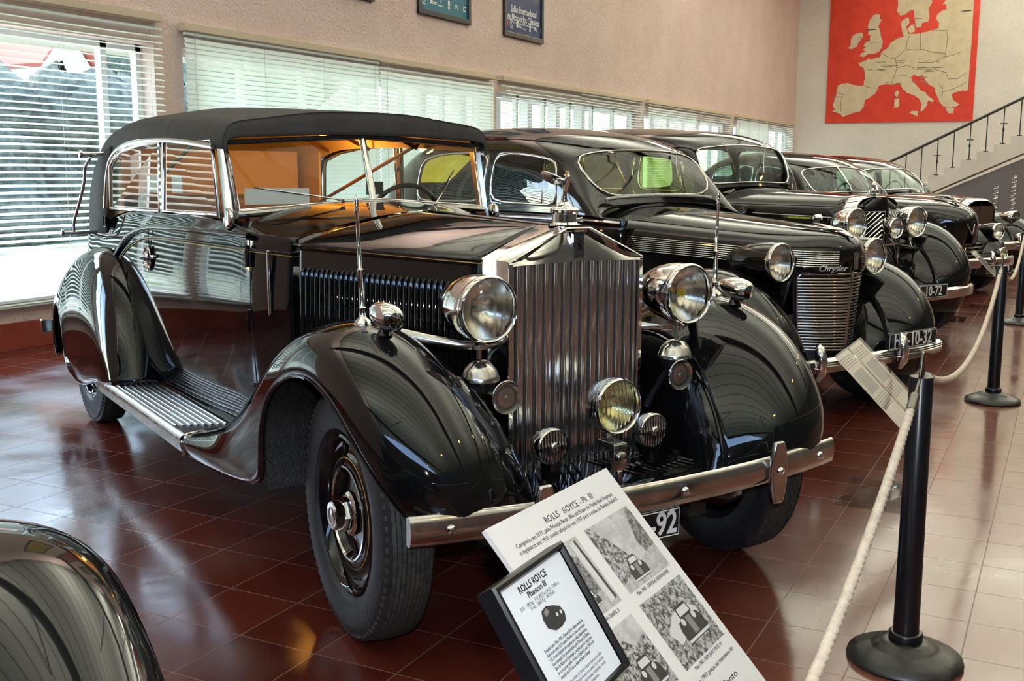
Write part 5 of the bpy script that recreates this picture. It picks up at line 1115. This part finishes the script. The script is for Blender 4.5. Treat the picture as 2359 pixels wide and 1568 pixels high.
def car_print(S, par, u, v, w, h0=.0016):
    """small front view of an old car as printed in the photographs"""
    k = w
    S.quad([(u + k * a_, v + k * b_) for a_, b_ in ((-.46, .32), (-.52, .22), (-.52, .0), (-.44, -.15), (-.28, -.20), (-.27, -.40), (-.20, -.47), (.20, -.47), (.27, -.40), (.28, -.20), (.44, -.15), (.52, 0), (.52, .22), (.46, .32))], h0).build('printed_car', M['ph_dark'], par, smooth=0)
    S.quad([(u - k * .11, v - k * .19), (u + k * .11, v - k * .19), (u + k * .11, v + k * .2), (u - k * .11, v + k * .2)], h0 + .0002).build('printed_grille', M['ph_mid'], par, smooth=0)
    S.quad([(u - k * .22, v - k * .41), (u + k * .22, v - k * .41), (u + k * .24, v - k * .24), (u - k * .24, v - k * .24)], h0 + .0002).build('printed_windscreen', M['ph_light'], par, smooth=0)
    for s in (-1, 1): S.quad([(u + s * k * .26 + k * .085 * math.cos(a), v - k * .12 + k * .085 * math.sin(a)) for a in np.linspace(0, 2 * PI, 11)[:-1]], h0 + .0002).build('printed_lamp', M['ph_light'], par, smooth=0)
    S.quad([(u - k * .5, v + k * .24), (u + k * .5, v + k * .24), (u + k * .5, v + k * .30), (u - k * .5, v + k * .30)], h0 + .0003).build('printed_bumper', M['ph_light'], par, smooth=0)
def stand(root, S, u0, u1, Lb, gx0, gx1, gy0, gy1):
    """clear acrylic lectern: bent sheet from the board back down to a foot plate"""
    pts = [(S.p(0, Lb * .55, -.016), 0), (S.p(0, Lb * .96, -.016), 0)]
    a0, a1 = S.p(u0, Lb * .55, -.018), S.p(u1, Lb * .55, -.018); b0, b1 = S.p(u0, Lb * .97, -.018), S.p(u1, Lb * .97, -.018)
    row0 = [a0, b0 * .5 + a0 * .5, b0, b0 + [0, .02, -.05], np.array((b0[0], gy0 + .03, .22)), np.array((b0[0], gy0, .04)), np.array((b0[0], gy0 + .02, .008))]
    if b0[2] < .3: row0 = [a0, b0 * .5 + a0 * .5, b0, np.array((b0[0], b0[1] + .02, max(.02, b0[2] - .04))), np.array((b0[0], b0[1] + .05, .008))]
    A_ = np.array(curve(row0, 22)); A_[:, 2] = np.maximum(A_[:, 2], .006); Bm = A_.copy(); Bm[:, 0] = b1[0]
    MB().grid([A_, Bm]).build('acrylic_stand', M['acrylic'], root, smooth=60)
    MB().box(((gx0 + gx1) / 2, (gy0 + gy1) / 2, .003), (gx1 - gx0, gy1 - gy0, .006)).build('foot_plate', M['acrylic'], root, smooth=0)
# board in front of the first car
B1 = Sheet((2.054, 1.11, .7), (.99695, -.07809, 0), (-.05356, -.68376, -.72773))
t = empty('information_board', (2.32, .70, 0)); tag(t, 'large white tilted board with title and black-and-white photographs before the nearest car', 'information board')
T0 = Matrix.Translation((-2.32, -.70, 0))
B1.A = B1.A - np.array((2.32, .70, 0))
fb = B1.slab(0, 0, .6, .74, -.012, 0).build('foam_board', M['foam'], t, smooth=0)
B1.quad([(.002, .002), (.598, .002), (.598, .738), (.002, .738)], .0006).build('printed_sheet', M['paper'], fb, smooth=0)
B1.text('title_text', 'ROLLS   ROYCE - Ph  III', fb, .213, .454, .047, .024)
B1.text('body_text', 'Comprado em 1937, pelo Príncipe Berar, filho do Nizam de Hyderabad. Regressa', fb, .058, .539, .068, .0155, M['ink'])
B1.text('body_text', 'a Inglaterra em 1950, sendo adquirido em 1957 para a visita da Rainha Isabel II', fb, .055, .546, .085, .0155, M['ink'])
def ph(u0, v0, u1, v1): 
    return B1.quad([(u0, v0), (u1, v0), (u1, v1), (u0, v1)], .0010)
a1 = ph(.040, .113, .279, .299).build('photograph', M['ph_sky'], t, smooth=0)
B1.quad([(.04, .16), (.10, .15), (.16, .13), (.20, .14), (.232, .16), (.235, .26), (.04, .27)], .0013).build('printed_trees', M['ph_trees'], a1, smooth=0)
B1.quad([(.04, .262), (.279, .25), (.279, .299), (.04, .299)], .0014).build('printed_road', M['ph_road'], a1, smooth=0)
B1.quad([(.236, .125), (.256, .12), (.262, .285), (.240, .29)], .0016).build('printed_column', M['ph_light'], a1, smooth=0)
B1.quad([(.256, .122), (.265, .122), (.272, .285), (.262, .287)], .0017).build('printed_shadow', M['ph_dark'], a1, smooth=0)
car_print(B1, a1, .185, .262, .05)
B1.text('caption_text', 'Fev. 1957 - RAINHA ISABEL II', fb, .075, .246, .312, .0135)
a2 = ph(.325, .113, .563, .300).build('photograph', M['ph_sky'], t, smooth=0)
B1.quad([(.325, .113), (.345, .113), (.385, .16), (.43, .225), (.44, .262), (.325, .275)], .0013).build('printed_crowd', M['ph_crowd'], a2, smooth=0)
B1.quad([(.563, .135), (.563, .232), (.505, .238), (.497, .205), (.52, .155), (.54, .118), (.556, .113)], .0013).build('printed_crowd', M['ph_trees'], a2, smooth=0)
B1.quad([(.325, .272), (.44, .255), (.50, .238), (.563, .232), (.563, .300), (.325, .300)], .00125).build('printed_road', M['ph_road'], a2, smooth=0)
car_print(B1, a2, .425, .262, .082)
B1.text('caption_text', 'Maio 1960 - GENERAL EISENHOWER', fb, .35, .537, .310, .0135)
a3 = ph(.326, .334, .569, .518).build('photograph', M['ph_crowd'], t, smooth=0)
B1.quad([(.36, .43), (.42, .40), (.50, .395), (.54, .42), (.53, .45), (.45, .455), (.38, .47)], .0013).build('printed_bonnet', M['ph_light'], a3, smooth=0)
car_print(B1, a3, .475, .445, .12)
B1.text('caption_text', 'Maio 1982 - PAPA JOÃO PAULO II', fb, .363, .532, .5285, .0135)
a4 = ph(.040, .336, .277, .518).build('photograph', M['ph_sky'], t, smooth=0)
B1.quad([(.04, .41), (.12, .40), (.18, .37), (.21, .40), (.277, .385), (.277, .518), (.04, .518)], .0013).build('printed_trees', M['ph_crowd'], a4, smooth=0)
car_print(B1, a4, .20, .47, .10)
B1.text('body_text', 'Inteiramente restaurado em 1999 graças ao mecenato do', fb, .15, .563, .5555, .0150)
B1.text('sponsor_text', 'Banco Espírito Santo', fb, .20, .506, .603, .0240)
stand(t, B1, .08, .52, .74, -.24, .20, -.30, .18)
# framed page in front of it
t = empty('framed_sheet', (1.66, .72, 0)); tag(t, 'black framed page with heading and small car picture standing before the white board', 'framed sign')
F1 = Sheet(np.array((1.542, .818, .8)) - np.array((1.66, .72, 0)), (1, -.016, 0), (-.00872, -.54306, -.83965))
fr = MB()
W0, H0, bw = .262, .262, .015
prof = [(0, -.030), (0, .004), (.004, .009), (.011, .009), (.015, .002)]
G = []
for (u, v, du, dv) in ((-.012, 0, 1, 1), (W0 - .004, 0, -1, 1), (W0 - .004 + .006, H0, -1, -1), (-.012 + .002, H0, 1, -1)):
    G.append([F1.p(u + du * a, v + dv * a, h) for a, h in prof])
fr.grid(G, cu=True).build('frame', M['black'], t, smooth=0)
F1.slab(-.008, .004, .254, H0 - .006, -.030, -.004).build('backing', M['black'], t, smooth=0)
pg = F1.quad([(.005, .013), (.240, .013), (.245, .250), (.007, .250)], .0005).build('page', M['paperb'], t, smooth=0)
F1.text('heading_text', 'ROLLS ROYCE', pg, .060, .165, .031, .018, bold=.0004)
F1.text('heading_text', 'Phantom III', pg, .079, .148, .046, .015, bold=.0003)
F1.text('detail_text', '1937 - 180 hp - V12 (82,55x114,3) - 7340 cc', pg, .037, .186, .0595, .010, M['inkg'])
F1.text('detail_text', '4 vel. - 2660 Kg - 147 Km/h', pg, .068, .160, .068, .010, M['inkg'])
F1.quad([(.085, .095), (.092, .082), (.112, .079), (.135, .086), (.153, .094), (.158, .108), (.150, .120), (.130, .125), (.106, .124), (.086, .112)], .001).build('printed_car', M['ph_dark'], pg, smooth=0)
F1.quad([(.096, .086), (.110, .082), (.114, .091), (.098, .095)], .0013).build('printed_window', M['ph_mid'], pg, smooth=0)
for u in (.132, .147): F1.quad([(u + .004 * math.cos(a), .103 + .004 * math.sin(a)) for a in np.linspace(0, 2 * PI, 9)[:-1]], .0013).build('printed_lamp', M['ph_light'], pg, smooth=0)
par = ['Produzido entre 1936 e 1939, o Phantom III foi o último modelo da', 'Rolls Royce antes da II Guerra Mundial e o único com motor', 'V12. A parte dianteira era suspensa por rodas independentes.', 'Este exemplar foi encomendado pelo Príncipe de Berar,', 'filho do Nizam de Hyderabad, e vestido por um construtor', 'de carroçarias inglês. Voltou a Inglaterra em 1950 e foi', 'comprado em 1957 para as visitas de Estado a Portugal.']
for k, s_ in enumerate(par): F1.text('body_text', s_, pg, .043 + .001 * k, .197 if k < 6 else .17, .1395 + .0085 * k, .0088)
par2 = ['Transportou chefes de Estado e figuras ilustres em visita', 'oficial ao país. Depois de anos ao serviço do protocolo', 'foi entregue ao museu e inteiramente restaurado, estando', 'hoje em perfeito estado de funcionamento.']
for k, s_ in enumerate(par2): F1.text('body_text', s_, pg, .044, .200 if k < 3 else .16, .206 + .0085 * k, .0088, M['inkg'])
stand(t, F1, .02, .23, .262, -.10, .11, -.22, .16)
# acrylic lecterns in front of the next cars
M['info'] = add_noise(mat('sepia_sheet', (.8, .68, .6), .5), 14, (.77, .65, .56), (.86, .75, .67))
def lectern(ax, ay, z, w, ln, n, label, grp=None):
    cx, cy = ax + w / 2, ay - .25
    t = empty('acrylic_lectern', (cx, cy, 0)); tag(t, label, 'information stand', 'clear acrylic information stands')
    S = Sheet((ax - cx, ay - cy, z), (1, -.01, 0), (0, -.70, -.70)); k = w / n
    for i in range(n):
        u0 = i * k + .004; u1 = (i + 1) * k - .004
        S.slab(u0, 0, u1, ln, -.010, 0).build('acrylic_holder', M['acrylic'], t, smooth=0)
        sh_ = S.quad([(u0 + .008, .008), (u1 - .008, .008), (u1 - .008, ln - .01), (u0 + .008, ln - .01)], -.0115).build('sheet', M['info'], t, smooth=0)
        for r in range(5): S.quad([(u0 + .03, .03 + r * .012), (u1 - .03 - .02 * (r % 3), .03 + r * .012), (u1 - .03 - .02 * (r % 3), .035 + r * .012), (u0 + .03, .035 + r * .012)], -.0108).build('print_line', M['inkg'], sh_, smooth=0)
        S.quad([(u0 + .05, .11), (u1 - .05, .11), (u1 - .05, .11 + .12), (u0 + .05, .11 + .12)], -.0108).build('photograph', M['ph_mid'], sh_, smooth=0)
        for r in range(6): S.quad([(u0 + .03, .25 + r * .012), (u1 - .03, .25 + r * .012), (u1 - .03, .255 + r * .012), (u0 + .03, .255 + r * .012)], -.0108).build('print_line', M['inkg'], sh_, smooth=0)
    stand(t, S, .05, w - .05, ln, -w / 2 + .06, w / 2 - .06, -.10, .24)
lectern(4.844, .874, .69, .60, .46, 2, 'clear stand with two sloping sheets, behind the nearest barrier post')
lectern(11.5, 1.22, .62, .57, .48, 1, 'clear stand with one sloping sheet before the diagonal-grille limousine')
lectern(12.87, .944, .62, .39, .44, 1, 'farthest clear stand, its sheet just left of the second barrier post')

# ------------------------------------------------------------------ pictures on the walls
def poster(x0, x1, z0, z1, field, label):
    t = empty('framed_poster', ((x0 + x1) / 2, YW, (z0 + z1) / 2)); tag(t, label, 'poster', 'framed posters above the windows')
    w, h = x1 - x0, z1 - z0
    f = MB()
    for c_, d_ in (((0, -.02, h / 2 - .035), (w, .04, .07)), ((0, -.02, -h / 2 + .035), (w, .04, .07)), ((-w / 2 + .035, -.02, 0), (.07, .04, h - .14)), ((w / 2 - .035, -.02, 0), (.07, .04, h - .14))): f.box(c_, d_)
    f.build('frame', M['black'], t, smooth=0, mods=[BEV(.004)])
    p = MB().box((0, -.012, 0), (w - .13, .006, h - .13)).build('print', field, t, smooth=0)
    return t, p, w, h
M['teal'] = mat('teal_print', (.0, .13, .20), .5); M['navy'] = mat('navy_print', (.010, .022, .10), .5); M['redp'] = mat('red_print', (.40, .012, .012), .5); M['tealy'] = mat('ochre_print', (.45, .30, .05), .5)
def pt(p, s, x, z, size, m=None, xs=1., **kw): return text('print_text', s, m or M['white'], p, (x, -.0165, z), (1, 0, 0), (0, 0, 1), size, extrude=.0005, xs=xs, **kw)
def logos(p, w, h, n, x0):
    z = -h / 2 + .19
    for k in range(n):
        x = x0 + (w - .30) * k / (n - 1); kind = (k + (0 if n == 6 else -1)) % 6
        b = MB()
        if kind == 0: b.lathe([(0, .045), (.001, .050), (0, .055)], (x, -.0165, z + .02), (0, 1, 0), 20).box((x, -.0165, z + .035), (.006, .002, .05)).box((x - .018, -.0165, z + .004), (.04, .002, .006)).box((x, -.0165, z - .05), (.09, .002, .012))
        elif kind == 1: b.box((x - .02, -.0165, z + .02), (.06, .002, .10)).box((x + .07, -.0165, z), (.09, .002, .010)).box((x + .07, -.0165, z - .02), (.10, .002, .010))
        elif kind == 2: b.tube([(x - .02, -.0165, z + .05), (x, -.0165, z + .01), (x + .02, -.0165, z + .04)], .004, 4).box((x, -.0165, z - .03), (.12, .002, .012))
        elif kind == 3: b.box((x, -.0165, z + .03), (.045, .002, .07)).box((x, -.0165, z - .03), (.05, .002, .03))
        elif kind == 4: b.lathe([(0, .012), (.001, .020), (0, .026)], (x - .03, -.0165, z + .01), (0, 1, 0), 12).tube([(x, -.0165, z + .04), (x + .02, -.0165, z - .02), (x + .04, -.0165, z - .02)], .006, 4)
        else: b.box((x - .025, -.0165, z + .01), (.02, .002, .08)).box((x + .01, -.0165, z - .02), (.04, .002, .02)).box((x + .02, -.0165, z + .035), (.04, .002, .02))
        b.build('printed_logo', M['white'], p, smooth=0)
poster(7.62, 8.98, 3.47, 5.3, M['tealy'], 'ochre framed poster above the first pillar, out of frame')
t_, p_, w_, h_ = poster(10.04, 11.41, 3.47, 5.3, M['redp'], 'framed poster at the top edge left of the teal poster, only its lower frame showing')
pt(p_, 'AUTOMÓVEIS', 0, .45, .16); pt(p_, 'CLÁSSICOS', 0, .2, .16)
t_, p_, w_, h_ = poster(12.42, 13.80, 3.465, 5.3, M['teal'], 'teal poster in a black frame at the top edge, left of the navy poster')
logos(p_, w_, h_, 6, -w_ / 2 + .15); MB().box((.12, -.0165, -.62), (.34, .002, .02)).build('printed_line', M['white'], p_, smooth=0)
MB().box((0, -.0165, .1), (.8, .002, .5)).build('printed_picture', M['tealy'], p_, smooth=0)
t_, p_, w_, h_ = poster(14.82, 16.17, 3.44, 5.3, M['navy'], 'navy blue poster with two-line white heading in a black frame at the top edge')
zz = -(h_ / 2)
pt(p_, 'Salão Internacional', 0, zz + .415, .145, xs=.80, bold=.002); pt(p_, 'de Motociclos Clássicos', 0, zz + .325 - .03, .145, xs=.78, bold=.002); pt(p_, '24 a 26 de Outubro 2008 - www.exposalao.pt', 0, zz + .235 - .01, .045)
logos(p_, w_, h_, 6, -w_ / 2 + .26); MB().box((-w_ / 2 + .12, -.0165, -h_ / 2 + .20), (.06, .002, .10)).build('printed_logo', M['redp'], p_, smooth=0)
MB().lathe([(0, .0), (.001, .2)], (.4, -.0165, -.15), (0, 1, 0), 24).build('printed_picture', mat('dim_print', (.06, .06, .09), .5), p_, smooth=0)

# map of Europe on the far wall
M['mapred'] = add_noise(mat('map_red', (.60, .028, .006), .6), 3, (.56, .024, .005), (.64, .034, .008)); M['mapland'] = add_noise(mat('map_land', (.62, .50, .33), .7), 4, (.58, .47, .31), (.66, .54, .37)); M['mapline'] = mat('map_line', (.22, .20, .14), .8)
MY0, MY1, MZ0 = 6.80, 2.70, 2.86
t = empty('wall_map', (XE - .02, (MY0 + MY1) / 2, MZ0)); tag(t, 'large red wall map with cream land on the far wall above the stairs', 'map')
MC = (MY0 + MY1) / 2
MB().box((-.01, 0, 2.5), (.02, MY0 - MY1, 5.0)).build('panel', M['mapred'], t, smooth=0)
def mp2(x, y):
    px, py = 1840 + x / 3.734, y / 3.734
    xl = 1902 + (287 - py) * 15 / 287; xr = 2238 + (277 - py) * 28 / 277
    Y = MY0 + (MY1 - MY0) * (px - xl) / (xr - xl); Z = MZ0 + (282 - py) / 282 * 3.45
    return Y - MC, Z - MZ0
LAND = {
 'mainland': [(295, 950), (320, 930), (300, 890), (315, 860), (335, 780), (345, 720), (375, 705), (440, 700), (500, 718), (575, 722), (590, 650), (590, 600), (575, 565), (540, 545), (535, 520), (600, 505), (625, 480), (640, 500), (720, 480), (735, 440), (800, 400), (810, 370), (850, 345), (895, 320), (935, 310), (920, 260), (915, 200), (920, 180), (970, 150), (985, 165), (985, 200), (955, 230), (975, 290), (1040, 295), (1090, 290), (1190, 270), (1235, 250), (1240, 215), (1215, 175), (1225, 140), (1270, 110), (1305, 100), (1300, 60), (1265, 55), (1310, 20), (1400, 0), (1420, -60), (1380, -300), (1560, -300), (1537, 0), (1500, 400), (1458, 790), (1420, 800), (1430, 790), (1340, 810), (1320, 830), (1335, 870), (1360, 890), (1385, 910), (1350, 930), (1270, 925), (1250, 920), (1220, 880), (1210, 850), (1190, 800), (1190, 760), (1140, 735), (1110, 700), (1090, 650), (1050, 660), (1020, 640), (990, 660), (1000, 705), (1040, 740), (1060, 775), (1110, 800), (1130, 830), (1175, 870), (1165, 885), (1130, 870), (1110, 920), (1080, 960), (1060, 960), (1075, 900), (1050, 850), (1010, 820), (950, 800), (915, 760), (900, 715), (860, 710), (830, 725), (780, 715), (715, 725), (690, 780), (660, 810), (630, 830), (590, 850), (575, 910), (545, 950), (470, 970), (420, 985), (390, 1000), (370, 970), (345, 965)],
 'peloponnese': [(1265, 935), (1330, 930), (1340, 945), (1330, 985), (1290, 985), (1280, 960)],
 'sicily': [(965, 975), (1000, 955), (1045, 960), (1035, 1000)], 'sardinia': [(845, 850), (885, 845), (880, 915), (835, 925)], 'corsica': [(850, 790), (875, 775), (885, 800), (865, 835), (845, 815)],
 'britain': [(540, 465), (560, 440), (600, 425), (575, 405), (605, 395), (580, 375), (600, 345), (640, 335), (645, 290), (620, 280), (630, 240), (620, 210), (640, 150), (670, 115), (735, 108), (725, 150), (745, 160), (715, 210), (725, 240), (735, 300), (750, 350), (745, 400), (720, 430), (680, 450), (620, 450), (580, 475)],
 'ireland': [(430, 395), (465, 370), (465, 330), (480, 290), (530, 265), (575, 265), (580, 300), (545, 340), (525, 380), (480, 400)],
 'zealand': [(965, 250), (1000, 215), (1030, 215), (1030, 275), (990, 290)],
 'scandinavia': [(890, -200), (890, 0), (880, 100), (905, 130), (950, 125), (990, 95), (1020, 90), (1030, 160), (1040, 240), (1080, 240), (1095, 205), (1145, 200), (1160, 150), (1150, 80), (1185, 40), (1180, -200)]}
rng = random.Random(3)
for nm, pts in LAND.items():
    out_p = []
    for i, (x, y) in enumerate(pts):
        x2, y2 = pts[(i + 1) % len(pts)]; out_p.append((x, y)); d_ = math.hypot(x2 - x, y2 - y)
        straight = (nm == 'mainland' and min(x, x2) > 1440)
        for k in range(1, int(d_ / 16)):
            f_ = k / int(d_ / 16); j = 0 if straight else 4.5; out_p.append((x + (x2 - x) * f_ + rng.uniform(-j, j), y + (y2 - y) * f_ + rng.uniform(-j, j)))
    V_ = [(-.022 - .002, *mp2(x, y)) for x, y in out_p]
    MB().add(V_, [tuple(range(len(V_)))]).build('land', M['mapland'], t, smooth=0)
bl = MB()
for ln in ([(575, 722), (640, 745), (700, 750)], [(345, 780), (400, 800), (370, 860), (375, 950)], [(735, 440), (800, 490), (860, 500), (870, 580), (850, 640), (820, 720)], [(985, 310), (965, 350), (950, 420), (1010, 430), (1100, 430), (1180, 460), (1280, 470)], [(1190, 270), (1300, 280), (1305, 350), (1290, 440), (1280, 500), (1170, 545), (1050, 540)], [(870, 580), (960, 560), (1040, 600), (1180, 600), (1300, 640)], [(1280, 500), (1340, 490), (1420, 465)], [(1290, 650), (1300, 690), (1380, 690), (1450, 640)], [(1240, 800), (1300, 790), (1400, 750), (1450, 720)], [(1220, 740), (1250, 760), (1245, 840)], [(860, 500), (940, 430)], [(1080, 290), (1075, 430)]):
    bl.tube([(-.0255, *mp2(x, y)) for x, y in ln], .008, 4)
bl.build('border_lines', M['mapline'], t, smooth=0)
for k in range(44):
    x, y = rng.uniform(600, 1250), rng.uniform(470, 720)
    if k % 4 == 0: x, y = rng.choice([(340, 820), (480, 815), (650, 240), (680, 350), (1070, 165), (1040, 360), (1470, 125), (1340, 560), (560, 300), (640, 800)])
    q_ = mp2(x, y); 
    if k < 34: MB().box((-.025, *q_), (.002, rng.uniform(.10, .30), .022)).build('place_name', M['mapline'], t, smooth=0)

# ------------------------------------------------------------------ stairs in front of the far wall
XS = 24.0; slope = .1553 / .2995
st_ = MB(); n_st = 22; y0, z0_ = 2.518 + .2995 * 8, 1.376 - .1553 * 8 - .0
M['stair'] = add_noise(mat('cream_stair', (.62, .55, .48), .8), 2, (.6, .53, .46), (.66, .59, .52))
poly = []
for k in range(n_st):
    ya = 2.518 + .15 + .2995 * (8 - k); za = 1.376 + .1553 * (k - 8)
    poly += [(ya, max(0, za - .1553)), (ya, za)]
yl = 2.518 + .15 + .2995 * (8 - n_st); zl = poly[-1][1]
poly += [(yl, zl), (yl, zl - .42 - .0), (4.78, .0)]
st_.prism(poly, (XS, 0, 0), (0, 1, 0), (0, 0, 1), (1.25, 0, 0))
t = empty('staircase', (XS, 3, 0)); tag(t, 'cream staircase rising to the right in front of the far wall', 'staircase')
o = st_.build('flight', M['stair'], None, smooth=0); o.parent = t; o.matrix_parent_inverse = Matrix.Translation((-XS, -3, 0))
tr_ = MB()

ba, bb_ = (2.518, 1.376), None
def rz(y): return 1.647 + (3.437 - y) * (2.893 - 1.647) / (3.437 - .991)
r_ = MB().tube([(.04, 4.6 - 3, rz(4.6)), (.04, -1.9 - 3, rz(-1.9))], .028, 8).build('handrail', M['satin'], t); rl = r_
for k in range(2, n_st):
    y = 2.518 + .2995 * (8 - k) ; zb_ = 1.376 + .1553 * (k - 8)
    b = MB().tube([(.04, y - 3, zb_), (.04, y - 3, rz(y))], .011, 6).box((.04, y - 3, zb_ + .01), (.05, .09, .02))
    if k % 2 == 0:
        zc_ = zb_ + .40; b.box((.04, y - 3, zc_), (.03, .13, .02)); b.lathe([(-.05, .01), (0, .024), (.05, .01)], (.04, y - 3, zc_ - .12), (0, 0, 1), 8)
    b.build('baluster', M['satin'], rl)
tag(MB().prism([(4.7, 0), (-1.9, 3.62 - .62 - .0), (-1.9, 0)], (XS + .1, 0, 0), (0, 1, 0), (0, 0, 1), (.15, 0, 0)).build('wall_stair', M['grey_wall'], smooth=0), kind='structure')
# silvery spiral hangings under the stairs
for px_, pyt, n_ in ((2290, 428, 11), (2331, 405, 15)):
    c_ = onX(px_, 500, XS - .25); zt_ = onX(px_, pyt, XS - .25)[2]
    t = empty('spiral_sculpture', (c_[0], c_[1], 0)); tag(t, 'tall silver corkscrew ornament by the grey stair wall, ' + ('the taller one at right' if n_ == 15 else 'the shorter one at left'), 'sculpture', 'silver spiral ornaments')
    MB().tube([(.05 * math.cos(a), .055 * math.sin(a), .1 + (zt_ - .1) * a / (2 * PI * n_)) for a in np.linspace(0, 2 * PI * n_, n_ * 12)], .012, 6, flat=(1, 1)).tube([(0, 0, 0), (0, 0, zt_)], .006, 6).build('coil', M['chrome'], t, smooth=60)
    MB().lathe([(0, .12), (.02, .12), (.03, .02), (.03, 0)], (0, 0, 0), (0, 0, 1), 20).build('base', M['chrome'], t)
tag(MB().box((20.0, .55, .30), (1.6, .12, .60)).build('low_wall', M['far_white'], smooth=0), 'low pale block standing past the last car at the right edge', 'block')

# warm pendant lamps over the aisle
for k, x in enumerate((-4.0, .6, 5.2, 9.8, 14.4, 19.0, 23.0)):
    t = empty('pendant_lamp', (x, -3.4, 4.9)); tag(t, 'amber pendant lamp hanging over the aisle, outside the picture', 'ceiling lamp', 'amber pendant lamps over the aisle')
    MB().lathe([(0, .0), (-.02, .10), (-.03, .13), (.0, .14), (.10, .10), (.2, .05), (.24, .03)], (0, 0, 0), (0, 0, 1), 24).build('shade', M['steel'], t)
    MB().lathe([(-.035, 0), (-.045, .06), (-.035, .12)], (0, 0, 0), (0, 0, 1), 24).build('bulb', M['pend'], t)
    MB().tube([(0, 0, .2), (0, 0, 3.4)], .008, 6).build('cable', M['black'], t)
